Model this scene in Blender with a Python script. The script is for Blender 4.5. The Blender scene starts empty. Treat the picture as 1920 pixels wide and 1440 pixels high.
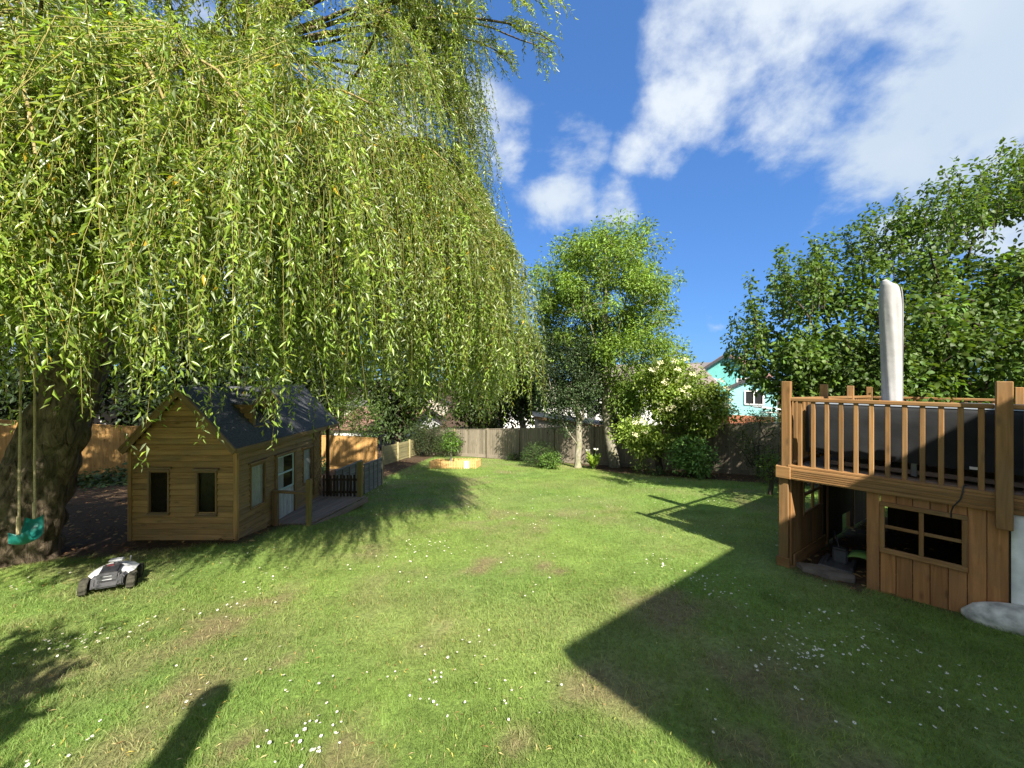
import bpy, bmesh, math, random
import numpy as np
from mathutils import Vector, Matrix

random.seed(7)
R = np.random.default_rng(11)
scene = bpy.context.scene
COL = scene.collection
rad = math.radians

# ------------------------------------------------------------------ camera
FPX = 721.0                                   # focal length in photo pixels (1920 wide), horizon at row 712
cam_data = bpy.data.cameras.new("camera")
cam_data.sensor_width = 36.0
cam_data.lens = FPX / 1920 * 36.0
cam_data.shift_y = -8.0 / 1920
cam_data.clip_start = 0.05
cam_data.clip_end = 3000
cam = bpy.data.objects.new("camera", cam_data)
cam.location = (0, 0, 0)
cam.rotation_euler = (rad(90), 0, 0)
COL.objects.link(cam)
scene.camera = cam

# ------------------------------------------------------------------ sun and sky
SUN_EL, SUN_AZ = 41.0, 18.0                   # light travels 18 degrees left of straight ahead
L_dir = Vector((-math.sin(rad(SUN_AZ)) * math.cos(rad(SUN_EL)), math.cos(rad(SUN_AZ)) * math.cos(rad(SUN_EL)), -math.sin(rad(SUN_EL))))
sun_data = bpy.data.lights.new("sun", 'SUN')
sun_data.energy = 3.25
sun_data.angle = rad(0.55)
sun_data.color = (1.0, 0.93, 0.80)
sun = bpy.data.objects.new("sun", sun_data)
sun.rotation_euler = L_dir.to_track_quat('-Z', 'Y').to_euler()
sun.location = (8, -22, 20)
COL.objects.link(sun)

world = bpy.data.worlds.new("World")
scene.world = world
world.use_nodes = True


def build_world():
    nt = world.node_tree
    n, l = nt.nodes, nt.links
    n.clear()
    out = n.new('ShaderNodeOutputWorld')
    bg = n.new('ShaderNodeBackground')
    bg.inputs['Strength'].default_value = 0.07
    sky = n.new('ShaderNodeTexSky')
    sky.sky_type = 'NISHITA'
    sky.sun_disc = False
    sky.sun_elevation = rad(SUN_EL)
    sky.sun_rotation = rad(180 - SUN_AZ)
    sky.air_density = 1.0
    sky.dust_density = 0.4
    sky.ozone_density = 2.5
    gam = n.new('ShaderNodeGamma'); gam.inputs['Gamma'].default_value = 0.5      # evener sky, as a phone renders it
    l.new(sky.outputs[0], gam.inputs['Color'])
    hsv = n.new('ShaderNodeMixRGB'); hsv.blend_type = 'MULTIPLY'; hsv.inputs['Fac'].default_value = 1
    hsv.inputs['Color2'].default_value = (.335, .68, 1.29, 1)
    l.new(gam.outputs[0], hsv.inputs['Color1'])
    tc = n.new('ShaderNodeTexCoord')
    # clouds live on directions of the sky
    nrm = n.new('ShaderNodeVectorMath'); nrm.operation = 'NORMALIZE'
    l.new(tc.outputs['Generated'], nrm.inputs[0])
    sep = n.new('ShaderNodeSeparateXYZ'); l.new(nrm.outputs[0], sep.inputs[0])
    zz = n.new('ShaderNodeMath'); zz.operation = 'ADD'; zz.inputs[1].default_value = 0.65
    l.new(sep.outputs['Z'], zz.inputs[0])
    dv = n.new('ShaderNodeVectorMath'); dv.operation = 'DIVIDE'
    cz = n.new('ShaderNodeCombineXYZ')
    for i in range(3): l.new(zz.outputs[0], cz.inputs[i])
    l.new(nrm.outputs[0], dv.inputs[0]); l.new(cz.outputs[0], dv.inputs[1])
    n1 = n.new('ShaderNodeTexNoise'); n1.inputs['Scale'].default_value = 5.2
    n1.inputs['Detail'].default_value = 10; n1.inputs['Roughness'].default_value = 0.58
    n1.inputs['Distortion'].default_value = 0.12
    l.new(dv.outputs[0], n1.inputs['Vector'])

    def direction(px, py):
        v = Vector(((px - 960) / FPX, 1.0, -(py - 712) / FPX)); v.normalize(); return v
    # (pixel direction, inner angle, outer angle, gain)
    blobs = [((1560, 60), 5, 15, .46), ((1780, 80), 5, 15, .46), ((1330, 110), 2, 12, .40), ((1950, 30), 5, 17, .44), ((1450, 150), 2, 9, .40), ((1660, 130), 3, 10, .42),
             ((1355, 215), 0, 6.5, .29), ((1220, 280), 0, 6.5, .30), ((1075, 255), 0, 7, .25), ((1030, 215), 0, 4.5, .2), ((930, 235), 0, 7.5, .31),
             ((1065, 380), 0, 6, .24), ((1165, 372), 0, 5, .22), ((1925, 400), 1, 5.5, .33), ((1700, 455), 1, 5, .28),
             ((1150, 60), 1, 8, .14), ((620, 330), 4, 24, .2), ((250, 330), 4, 26, .25), ((300, 700), 5, 22, .22), ((1745, 200), .5, 5.5, .24),
             ((1330, 600), .3, 3.2, .16)]
    acc = None
    for (p, a0, a1, g) in blobs:
        c = direction(*p)
        dt = n.new('ShaderNodeVectorMath'); dt.operation = 'DOT_PRODUCT'
        dt.inputs[1].default_value = c
        l.new(nrm.outputs[0], dt.inputs[0])
        mr = n.new('ShaderNodeMapRange'); mr.interpolation_type = 'SMOOTHSTEP'
        mr.inputs['From Min'].default_value = math.cos(rad(a1)); mr.inputs['From Max'].default_value = math.cos(rad(a0))
        mr.inputs['To Min'].default_value = 0; mr.inputs['To Max'].default_value = g
        l.new(dt.outputs['Value'], mr.inputs['Value'])
        if acc is None:
            acc = mr.outputs[0]
        else:
            mx = n.new('ShaderNodeMath'); mx.operation = 'MAXIMUM'
            l.new(acc, mx.inputs[0]); l.new(mr.outputs[0], mx.inputs[1]); acc = mx.outputs[0]
    # denser unseen cloud added behind the viewpoint and overhead, as soft fill light
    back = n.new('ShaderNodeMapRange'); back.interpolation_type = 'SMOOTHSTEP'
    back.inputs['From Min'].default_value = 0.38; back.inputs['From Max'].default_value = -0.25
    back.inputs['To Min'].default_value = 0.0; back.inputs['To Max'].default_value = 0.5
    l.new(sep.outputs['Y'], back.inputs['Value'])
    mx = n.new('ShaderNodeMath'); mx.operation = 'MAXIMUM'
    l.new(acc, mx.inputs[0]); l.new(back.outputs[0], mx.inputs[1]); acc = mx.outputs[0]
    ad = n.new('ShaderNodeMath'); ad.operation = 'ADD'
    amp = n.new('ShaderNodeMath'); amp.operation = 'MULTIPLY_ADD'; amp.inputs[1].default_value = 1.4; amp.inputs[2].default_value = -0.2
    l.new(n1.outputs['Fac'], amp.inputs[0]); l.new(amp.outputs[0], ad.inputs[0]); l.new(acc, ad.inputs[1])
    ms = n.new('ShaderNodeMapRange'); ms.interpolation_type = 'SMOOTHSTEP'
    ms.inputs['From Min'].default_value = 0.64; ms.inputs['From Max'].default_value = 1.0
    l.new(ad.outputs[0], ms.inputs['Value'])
    # cloud tone: whiter in the thick middle, greyer-blue where a second noise says so
    n2 = n.new('ShaderNodeTexNoise'); n2.inputs['Scale'].default_value = 2.3; n2.inputs['Detail'].default_value = 4
    l.new(dv.outputs[0], n2.inputs['Vector'])
    cr = n.new('ShaderNodeValToRGB')
    cr.color_ramp.elements[0].position = 0.35; cr.color_ramp.elements[0].color = (2.0, 2.4, 2.9, 1)
    cr.color_ramp.elements[1].position = 0.65; cr.color_ramp.elements[1].color = (2.75, 3.0, 3.3, 1)
    l.new(n2.outputs['Fac'], cr.inputs[0])
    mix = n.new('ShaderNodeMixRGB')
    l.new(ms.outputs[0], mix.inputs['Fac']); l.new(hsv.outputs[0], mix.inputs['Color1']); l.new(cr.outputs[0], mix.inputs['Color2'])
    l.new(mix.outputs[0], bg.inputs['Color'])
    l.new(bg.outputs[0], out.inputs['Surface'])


build_world()
scene.view_settings.view_transform = 'Standard'
scene.view_settings.look = 'None'
scene.view_settings.gamma = 1.0
scene.view_settings.exposure = 2.14
scene.view_settings.use_curve_mapping = False
scene.render.engine = 'CYCLES'
scene.cycles.max_bounces = 7
scene.cycles.diffuse_bounces = 4
scene.cycles.transmission_bounces = 4
scene.cycles.transparent_max_bounces = 6

# ------------------------------------------------------------------ helpers
W = {}


def at(px, py, Y):
    """A point at depth Y metres that lies behind photo pixel (px, py)."""
    return Vector(((px - 960) / FPX * Y, Y, -(py - 712) / FPX * Y))


def place(o, M=None, parent=None):
    M = Matrix.Identity(4) if M is None else M
    W[o] = M
    if parent is not None:
        o.parent = parent
        o.matrix_basis = W[parent].inverted() @ M
    else:
        o.matrix_basis = M
    COL.objects.link(o)
    return o


def tag(o, label, cat, group=None):
    o['label'] = label; o['category'] = cat
    if group: o['group'] = group
    return o


def thing(name, label, cat, loc, group=None):
    o = bpy.data.objects.new(name, None)
    o.empty_display_size = 0.2
    place(o, Matrix.Translation(Vector(loc)))
    return tag(o, label, cat, group)


def mesh_arrays(name, verts, faces_list, mat=None, col=None, smooth=False):
    """faces_list: list of (n,k) int arrays."""
    me = bpy.data.meshes.new(name)
    verts = np.asarray(verts, dtype=np.float32)
    me.vertices.add(len(verts))
    me.vertices.foreach_set('co', verts.ravel())
    tot = sum(f.size for f in faces_list)
    npol = sum(len(f) for f in faces_list)
    me.loops.add(tot); me.polygons.add(npol)
    me.loops.foreach_set('vertex_index', np.concatenate([f.ravel() for f in faces_list]).astype(np.int32))
    lens = np.concatenate([np.full(len(f), f.shape[1], dtype=np.int32) for f in faces_list])
    starts = np.concatenate([[0], np.cumsum(lens)[:-1]]).astype(np.int32)
    me.polygons.foreach_set('loop_start', starts)
    me.polygons.foreach_set('loop_total', lens)
    if smooth:
        me.polygons.foreach_set('use_smooth', np.ones(npol, dtype=bool))
    if col is not None:
        a = me.color_attributes.new('col', 'FLOAT_COLOR', 'POINT')
        c = np.ones((len(verts), 4), dtype=np.float32); c[:, :3] = col
        a.data.foreach_set('color', c.ravel())
    if mat: me.materials.append(mat)
    me.update(calc_edges=True)
    me.validate()
    return me


def mobj(name, me, parent=None, M=None):
    """World-space mesh object; vertices are in world coordinates unless M is given."""
    o = bpy.data.objects.new(name, me)
    return place(o, M, parent)


def py_mesh(name, verts, faces, mat, smooth=False):
    me = bpy.data.meshes.new(name)
    me.from_pydata([tuple(v) for v in verts], [], faces)
    if smooth:
        for p in me.polygons: p.use_smooth = True
    me.materials.append(mat)
    me.update()
    return me


_boxes = {}


def box_mesh(l, w, t, mat, bev):
    key = (round(l, 3), round(w, 3), round(t, 3), mat.name, bev)
    if key in _boxes: return _boxes[key]
    bm = bmesh.new()
    bmesh.ops.create_cube(bm, size=1.0)
    for v in bm.verts:
        v.co.x *= l; v.co.y *= w; v.co.z *= t
    if bev > 0:
        bmesh.ops.bevel(bm, geom=bm.edges[:], offset=min(bev, .3 * min(l, w, t)), segments=1, affect='EDGES')
    me = bpy.data.meshes.new('plank')
    bm.to_mesh(me); bm.free()
    me.materials.append(mat)
    _boxes[key] = me
    return me


def plank(name, p0, p1, w, t, nrm, mat, parent=None, bev=0.004):
    """A board from p0 to p1 (centre line); width w, thickness t along nrm."""
    p0, p1, nrm = Vector(p0), Vector(p1), Vector(nrm)
    x = (p1 - p0); ln = x.length; x.normalize()
    z = (nrm - x * nrm.dot(x)).normalized()
    y = z.cross(x)
    M = Matrix.Translation((p0 + p1) / 2) @ Matrix((x, y, z)).transposed().to_4x4()
    o = bpy.data.objects.new(name, box_mesh(ln, w, t, mat, bev))
    return place(o, M, parent)


def bm_obj(name, bm, mat, parent=None, M=None, smooth=False):
    me = bpy.data.meshes.new(name)
    bmesh.ops.recalc_face_normals(bm, faces=bm.faces[:])
    bm.to_mesh(me); bm.free()
    if smooth:
        for p in me.polygons: p.use_smooth = True
    me.materials.append(mat)
    return mobj(name, me, parent, M)


# ------------------------------------------------------------------ numpy value noise
_lat = np.random.default_rng(5).random((256, 256))


def vnoise(x, y):
    x = np.asarray(x, float); y = np.asarray(y, float)
    xi = np.floor(x).astype(int); yi = np.floor(y).astype(int)
    fx = x - xi; fy = y - yi
    fx = fx * fx * (3 - 2 * fx); fy = fy * fy * (3 - 2 * fy)
    a = _lat[xi & 255, yi & 255]; b = _lat[(xi + 1) & 255, yi & 255]
    c = _lat[xi & 255, (yi + 1) & 255]; d = _lat[(xi + 1) & 255, (yi + 1) & 255]
    return (a * (1 - fx) + b * fx) * (1 - fy) + (c * (1 - fx) + d * fx) * fy


def fbm(x, y, o=4):
    s = 0; a = .5; t = 0
    for i in range(o):
        s = s + a * vnoise(x * 2 ** i + 17.3 * i, y * 2 ** i + 9.1 * i); t += a; a *= .5
    return s / t


def sstep(a, b, x):
    t = np.clip((x - a) / (b - a), 0, 1)
    return t * t * (3 - 2 * t)


# ------------------------------------------------------------------ terrain
def gz(x, y):
    x = np.asarray(x, float); y = np.asarray(y, float)
    yy = np.clip(y, -2.5, 23.0)
    z = -(1.775 + .115 * yy)
    z = z - .075 * np.exp(-((x - 4.3) ** 2 + (y - 3.6) ** 2) / 1.2)
    z = z + .05 * (fbm(x * .35 + 40, y * .35 + 40, 3) - .5) * sstep(2.0, 5.0, np.hypot(x, y))
    return z


def gzf(x, y): return float(gz(x, y))


FA, FB = np.array([9.05, 13.05]), np.array([-2.95, 21.3])      # back fence line, right to left


def soil_mask(x, y):
    """1 where there is bare soil / litter instead of lawn."""
    wob = (fbm(x * 1.3 + 3, y * 1.3 + 8, 3) - .5)
    # under the willow, around the playhouse
    edge = 4.78 + (x + 6.43) * .42 + wob * .5
    m1 = sstep(-.12, .2, y - edge) * sstep(-4.02, -4.3, x + wob * .2)
    m1 = np.maximum(m1, sstep(-3.82, -4.0, x + wob * .25) * (y > 5.7) * (y < 6.9))
    # bed along the back fence
    ab = FB - FA; L = np.hypot(*ab)
    t = ((x - FA[0]) * ab[0] + (y - FA[1]) * ab[1]) / L / L
    d = ((x - FA[0]) * ab[1] - (y - FA[1]) * ab[0]) / L          # positive in front of the fence?
    d = -d if (((0 - FA[0]) * ab[1] - (0 - FA[1]) * ab[0]) < 0) else d
    wid = .35 + 1.75 * sstep(.56, .3, t)
    m2 = sstep(.2, -.15, d - wid - wob * .7)
    # under the deck
    dx, dy = x - 3.45, y - 4.83
    det = .676 * .6 - (-.737) * .8
    k = (dx * .6 - dy * .8) / det
    m = (.676 * dy + .737 * dx) / det
    m3 = ((k > 0.02) & (m > 0.0) & (m < 4.4) & (k < 5)) * 1.0
    m3 = np.maximum(m3, sstep(-.28, -.1, m + wob * .2) * (m < 4.4) * (k > .05) * (k < .74))
    return np.clip(np.maximum(np.maximum(m1, m2), m3), 0, 1)


PATCH = [(at(px, py, 1), r) for (px, py, r) in
         [(800, 1218, .10), (822, 1180, .09), (452, 1385, .17), (540, 1245, .10), (690, 1335, .08), (300, 1330, .3), (240, 1400, .25),
          (120, 1250, .22), (1440, 1420, .2), (1250, 1130, .3), (1420, 1280, .35), (1160, 1300, .3), (640, 1420, .2), (980, 1395, .12),
          (540, 1120, .3), (420, 1170, .3), (1030, 1065, .18), (1600, 1440, .25), (920, 1060, .25), (560, 1350, .15), (1500, 1350, .3)]]


def bare_mask(x, y):
    b = np.zeros_like(np.asarray(x, float))
    n = fbm(x * 5, y * 5, 3) - .5
    for (v, r) in PATCH:
        s = -v.z
        Y = 1.775 / (s - .115); X = v.x * Y
        d = np.hypot((x - X), (y - Y) * .8)
        b = np.maximum(b, sstep(1.25, .3, d / r + n * 2.2))
    big = fbm(x * .55 + 30, y * .55 + 11, 4)
    b = np.maximum(b, .55 * sstep(.53, .68, big) * sstep(.4, .62, fbm(x * 3.2, y * 3.2, 3)))
    return b


def grass_color(x, y, n):
    """Base colour of lawn at points, n random per blade."""
    dry = np.clip(bare_mask(x, y) * .85 + .8 * (fbm(x * .9, y * .9 + 50, 4) - .42), 0, 1)
    lush = fbm(x * .45 + 70, y * .45, 3)
    g = np.stack([np.full_like(x, .205), np.full_like(x, .275), np.full_like(x, .064)], -1)
    g2 = np.stack([np.full_like(x, .14), np.full_like(x, .24), np.full_like(x, .055)], -1)
    g = g * (1 - lush[:, None]) + g2 * lush[:, None]
    d = np.array([.34, .30, .16])
    g = g * (.72 + .56 * fbm(x * 2.6 + 21, y * 2.6 + 4, 3))[:, None]
    f = (dry * (.35 + .9 * n))[:, None].clip(0, 1)
    return g * (1 - f) + d * f


def axis_coords(lo, hi, step, far):
    c = list(np.arange(lo, hi + 1e-6, step))
    s = step
    x = c[-1]
    while x < far:
        s *= 1.5; x += s; c.append(x)
    x = c[0]; s = step
    while x > -far:
        s *= 1.5; x -= s; c.insert(0, x)
    return np.array(c)


# ------------------------------------------------------------------ materials
def new_mat(name):
    m = bpy.data.materials.new(name); m.use_nodes = True
    nt = m.node_tree
    b = nt.nodes['Principled BSDF']
    return m, nt.nodes, nt.links, b


def set_spec(b, v):
    k = 'Specular IOR Level'
    if k in b.inputs: b.inputs[k].default_value = v


def mat_plain(name, c, rough=.6, noise=.12, scale=30, bump=.0, metal=0, spec=.5):
    m, n, l, b = new_mat(name)
    b.inputs['Roughness'].default_value = rough
    b.inputs['Metallic'].default_value = metal
    set_spec(b, spec)
    tc = n.new('ShaderNodeTexCoord')
    tx = n.new('ShaderNodeTexNoise'); tx.inputs['Scale'].default_value = scale; tx.inputs['Detail'].default_value = 5
    l.new(tc.outputs['Object'], tx.inputs['Vector'])
    r = n.new('ShaderNodeValToRGB')
    r.color_ramp.elements[0].position = .3; r.color_ramp.elements[1].position = .7
    r.color_ramp.elements[0].color = (*[v * (1 - noise) for v in c], 1)
    r.color_ramp.elements[1].color = (*[min(1, v * (1 + noise)) for v in c], 1)
    l.new(tx.outputs['Fac'], r.inputs[0]); l.new(r.outputs[0], b.inputs['Base Color'])
    if bump:
        bp = n.new('ShaderNodeBump'); bp.inputs['Strength'].default_value = bump; bp.inputs['Distance'].default_value = .02
        l.new(tx.outputs['Fac'], bp.inputs['Height']); l.new(bp.outputs[0], b.inputs['Normal'])
    return m


def mat_wood(name, dark, light, weather=None, wamt=.4, rough=.75, grain=28, vary=.3, groove=0):
    """Board timber; the grain runs along the board's local X. Every board gets its own offset and tone."""
    m, n, l, b = new_mat(name)
    b.inputs['Roughness'].default_value = rough
    set_spec(b, .3)
    tc = n.new('ShaderNodeTexCoord'); oi = n.new('ShaderNodeObjectInfo')
    off = n.new('ShaderNodeVectorMath'); off.operation = 'SCALE'
    cx = n.new('ShaderNodeCombineXYZ'); cx.inputs[0].default_value = 37; cx.inputs[1].default_value = 91; cx.inputs[2].default_value = 53
    l.new(cx.outputs[0], off.inputs[0]); l.new(oi.outputs['Random'], off.inputs['Scale'])
    ad = n.new('ShaderNodeVectorMath'); ad.operation = 'ADD'
    l.new(tc.outputs['Object'], ad.inputs[0]); l.new(off.outputs[0], ad.inputs[1])
    mp = n.new('ShaderNodeMapping'); mp.inputs['Scale'].default_value = (1.6, grain, grain)
    l.new(ad.outputs[0], mp.inputs[0])
    g = n.new('ShaderNodeTexNoise'); g.inputs['Scale'].default_value = 1.0; g.inputs['Detail'].default_value = 6
    g.inputs['Roughness'].default_value = .65; g.inputs['Distortion'].default_value = .6
    l.new(mp.outputs[0], g.inputs['Vector'])
    r = n.new('ShaderNodeValToRGB')
    r.color_ramp.elements[0].position = .28; r.color_ramp.elements[1].position = .72
    r.color_ramp.elements[0].color = (*dark, 1); r.color_ramp.elements[1].color = (*light, 1)
    l.new(g.outputs['Fac'], r.inputs[0])
    colour = r.outputs[0]
    # knots
    kn = n.new('ShaderNodeTexVoronoi'); kn.inputs['Scale'].default_value = 1.0
    mk = n.new('ShaderNodeMapping'); mk.inputs['Scale'].default_value = (3.0, 9, 9)
    l.new(ad.outputs[0], mk.inputs[0]); l.new(mk.outputs[0], kn.inputs['Vector'])
    kr = n.new('ShaderNodeMapRange'); kr.inputs['From Min'].default_value = .05; kr.inputs['From Max'].default_value = .2
    kr.inputs['To Min'].default_value = .55; kr.inputs['To Max'].default_value = 1
    l.new(kn.outputs['Distance'], kr.inputs['Value'])
    mu = n.new('ShaderNodeMixRGB'); mu.blend_type = 'MULTIPLY'; mu.inputs['Fac'].default_value = 1
    l.new(colour, mu.inputs['Color1'])
    cc = n.new('ShaderNodeCombineXYZ')
    for i in range(3): l.new(kr.outputs[0], cc.inputs[i])
    l.new(cc.outputs[0], mu.inputs['Color2'])
    colour = mu.outputs[0]
    if weather:
        wn = n.new('ShaderNodeTexNoise'); wn.inputs['Scale'].default_value = 2.2; wn.inputs['Detail'].default_value = 6
        wn.inputs['Roughness'].default_value = .7
        l.new(ad.outputs[0], wn.inputs['Vector'])
        wr = n.new('ShaderNodeMapRange'); wr.inputs['From Min'].default_value = .42; wr.inputs['From Max'].default_value = .7
        wr.inputs['To Max'].default_value = wamt
        l.new(wn.outputs['Fac'], wr.inputs['Value'])
        wm = n.new('ShaderNodeMixRGB'); wm.inputs['Color2'].default_value = (*weather, 1)
        l.new(wr.outputs[0], wm.inputs['Fac']); l.new(colour, wm.inputs['Color1'])
        colour = wm.outputs[0]
    hs = n.new('ShaderNodeHueSaturation')
    vr = n.new('ShaderNodeMapRange'); vr.inputs['To Min'].default_value = 1 - vary; vr.inputs['To Max'].default_value = 1 + vary
    l.new(oi.outputs['Random'], vr.inputs['Value']); l.new(vr.outputs[0], hs.inputs['Value'])
    l.new(colour, hs.inputs['Color']); l.new(hs.outputs[0], b.inputs['Base Color'])
    bp = n.new('ShaderNodeBump'); bp.inputs['Strength'].default_value = .35; bp.inputs['Distance'].default_value = .004
    l.new(g.outputs['Fac'], bp.inputs['Height']); l.new(bp.outputs[0], b.inputs['Normal'])
    return m


def mat_leaf(name, trans=.35, rough=.42, spec=.45, gain=1.0):
    """Foliage: colour comes from the per-leaf attribute; light passes through the blade."""
    m, n, l, b = new_mat(name)
    out = n['Material Output']
    a = n.new('ShaderNodeAttribute'); a.attribute_name = 'col'
    b.inputs['Roughness'].default_value = rough; set_spec(b, spec)
    l.new(a.outputs['Color'], b.inputs['Base Color'])
    t = n.new('ShaderNodeBsdfTranslucent')
    mu = n.new('ShaderNodeMixRGB'); mu.blend_type = 'MULTIPLY'; mu.inputs['Fac'].default_value = 1
    mu.inputs['Color2'].default_value = (1.5 * gain, 1.45 * gain, .5 * gain, 1)
    l.new(a.outputs['Color'], mu.inputs['Color1']); l.new(mu.outputs[0], t.inputs['Color'])
    mx = n.new('ShaderNodeMixShader'); mx.inputs['Fac'].default_value = trans
    l.new(b.outputs[0], mx.inputs[1]); l.new(t.outputs[0], mx.inputs[2]); l.new(mx.outputs[0], out.inputs['Surface'])
    return m


def mat_bark(name, dark, light, scale=9, bump=.9, moss=None, stretch=.25, dist=.04):
    m, n, l, b = new_mat(name)
    b.inputs['Roughness'].default_value = .9; set_spec(b, .15)
    tc = n.new('ShaderNodeTexCoord')
    mp = n.new('ShaderNodeMapping'); mp.inputs['Scale'].default_value = (1, 1, stretch)
    l.new(tc.outputs['Object'], mp.inputs[0])
    tx = n.new('ShaderNodeTexNoise'); tx.inputs['Scale'].default_value = scale; tx.inputs['Detail'].default_value = 8
    tx.inputs['Roughness'].default_value = .65; tx.inputs['Distortion'].default_value = .8
    l.new(mp.outputs[0], tx.inputs['Vector'])
    r = n.new('ShaderNodeValToRGB')
    r.color_ramp.elements[0].position = .33; r.color_ramp.elements[1].position = .68
    r.color_ramp.elements[0].color = (*dark, 1); r.color_ramp.elements[1].color = (*light, 1)
    l.new(tx.outputs['Fac'], r.inputs[0])
    c = r.outputs[0]
    if moss:
        t2 = n.new('ShaderNodeTexNoise'); t2.inputs['Scale'].default_value = 2.5; t2.inputs['Detail'].default_value = 6
        l.new(tc.outputs['Object'], t2.inputs['Vector'])
        mr = n.new('ShaderNodeMapRange'); mr.inputs['From Min'].default_value = .5; mr.inputs['From Max'].default_value = .68
        mr.inputs['To Max'].default_value = .6
        l.new(t2.outputs['Fac'], mr.inputs['Value'])
        mm = n.new('ShaderNodeMixRGB'); mm.inputs['Color2'].default_value = (*moss, 1)
        l.new(mr.outputs[0], mm.inputs['Fac']); l.new(c, mm.inputs['Color1']); c = mm.outputs[0]
    l.new(c, b.inputs['Base Color'])
    bp = n.new('ShaderNodeBump'); bp.inputs['Strength'].default_value = bump; bp.inputs['Distance'].default_value = dist
    l.new(tx.outputs['Fac'], bp.inputs['Height']); l.new(bp.outputs[0], b.inputs['Normal'])
    return m


def mat_ground():
    m, n, l, b = new_mat('ground_earth_and_turf')
    b.inputs['Roughness'].default_value = .95; set_spec(b, .1)
    a = n.new('ShaderNodeAttribute'); a.attribute_name = 'col'
    tc = n.new('ShaderNodeTexCoord')
    tx = n.new('ShaderNodeTexNoise'); tx.inputs['Scale'].default_value = 22; tx.inputs['Detail'].default_value = 8
    tx.inputs['Roughness'].default_value = .75
    l.new(tc.outputs['Object'], tx.inputs['Vector'])
    mr = n.new('ShaderNodeMapRange'); mr.inputs['From Min'].default_value = .3; mr.inputs['From Max'].default_value = .7
    mr.inputs['To Min'].default_value = .5; mr.inputs['To Max'].default_value = 1.5
    l.new(tx.outputs['Fac'], mr.inputs['Value'])
    hs = n.new('ShaderNodeHueSaturation')
    l.new(mr.outputs[0], hs.inputs['Value']); l.new(a.outputs['Color'], hs.inputs['Color'])
    l.new(hs.outputs[0], b.inputs['Base Color'])
    bp = n.new('ShaderNodeBump'); bp.inputs['Strength'].default_value = .8; bp.inputs['Distance'].default_value = .03
    l.new(tx.outputs['Fac'], bp.inputs['Height']); l.new(bp.outputs[0], b.inputs['Normal'])
    return m


def mat_glass(name, tint=(.02, .025, .025), see=.7):
    m, n, l, b = new_mat(name)
    out = n['Material Output']
    b.inputs['Base Color'].default_value = (*tint, 1); b.inputs['Roughness'].default_value = .07
    t = n.new('ShaderNodeBsdfTransparent')
    mx = n.new('ShaderNodeMixShader'); mx.inputs['Fac'].default_value = see
    l.new(b.outputs[0], mx.inputs[1]); l.new(t.outputs[0], mx.inputs[2]); l.new(mx.outputs[0], out.inputs['Surface'])
    return m


def mat_roof(name, c, cell=.3, rough=.8):
    """Far tiled roof: rows too fine to tell apart."""
    m, n, l, b = new_mat(name)
    b.inputs['Roughness'].default_value = rough
    tc = n.new('ShaderNodeTexCoord')
    br = n.new('ShaderNodeTexBrick'); br.inputs['Scale'].default_value = 1 / cell
    br.inputs['Color1'].default_value = (*[v * .8 for v in c], 1); br.inputs['Color2'].default_value = (*[v * 1.2 for v in c], 1)
    br.inputs['Mortar'].default_value = (*[v * .5 for v in c], 1); br.inputs['Mortar Size'].default_value = .02
    l.new(tc.outputs['Object'], br.inputs['Vector'])
    l.new(br.outputs['Color'], b.inputs['Base Color'])
    return m


M_ground = mat_ground()
M_grass = mat_leaf('grass_blades', .4, .6, .25)
M_willow = mat_leaf('willow_leaf', .42, .34, .6)
M_leaf = mat_leaf('broad_leaf', .38, .5, .3)
M_leafdull = mat_leaf('matt_leaf', .33, .55, .3)
M_holly = mat_leaf('glossy_leaf', .2, .45, .3)
M_petal = mat_leaf('petal', .25, .7, .1, .6)
M_litter = mat_leaf('leaf_litter', .12, .8, .1)
M_bark_willow = mat_bark('willow_bark', (.022, .016, .011), (.27, .21, .145), 15, 1.0, (.09, .09, .05), .3, .08)
M_twig = mat_bark('willow_twig', (.17, .15, .04), (.30, .28, .09), 20, .2)
M_arch = mat_bark('young_willow_bark', (.16, .125, .05), (.36, .29, .13), 16, .3)
M_bark_ash = mat_bark('ash_bark', (.11, .10, .075), (.30, .28, .22), 7, .5, (.25, .25, .13), .6)
M_bark_pale = mat_bark('pale_bark', (.15, .135, .10), (.36, .335, .265), 8, .4, (.2, .22, .1), .6)
M_bark_dark = mat_bark('dark_bark', (.03, .025, .018), (.11, .09, .065), 9, .6)
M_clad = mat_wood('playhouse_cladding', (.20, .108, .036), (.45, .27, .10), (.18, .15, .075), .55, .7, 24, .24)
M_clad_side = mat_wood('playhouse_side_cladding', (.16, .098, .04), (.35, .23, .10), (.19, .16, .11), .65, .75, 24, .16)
M_lattice = mat_wood('lattice_timber', (.20, .12, .05), (.42, .29, .14), None, 0, .8, 26, .15)
M_trim = mat_wood('playhouse_trim', (.12, .07, .03), (.28, .18, .08), (.2, .17, .12), .5, .75, 30, .12)
M_mossy = mat_wood('mossy_post', (.12, .085, .03), (.27, .21, .08), (.16, .17, .05), .8, .85, 26, .1)
M_deckgrey = mat_wood('weathered_decking', (.12, .085, .065), (.27, .205, .16), (.22, .19, .16), .6, .85, 24, .15)
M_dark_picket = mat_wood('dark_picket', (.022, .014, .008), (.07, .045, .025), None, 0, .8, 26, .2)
M_grey_panel = mat_wood('grey_panel', (.10, .098, .09), (.24, .235, .215), (.16, .16, .14), .5, .9, 30, .2)
M_fence_new = mat_wood('new_fence_board', (.30, .155, .045), (.52, .31, .11), (.28, .19, .09), .35, .8, 24, .14)
M_fence_old = mat_wood('old_fence_board', (.145, .12, .088), (.30, .255, .195), (.16, .155, .115), .6, .9, 26, .2)
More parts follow.
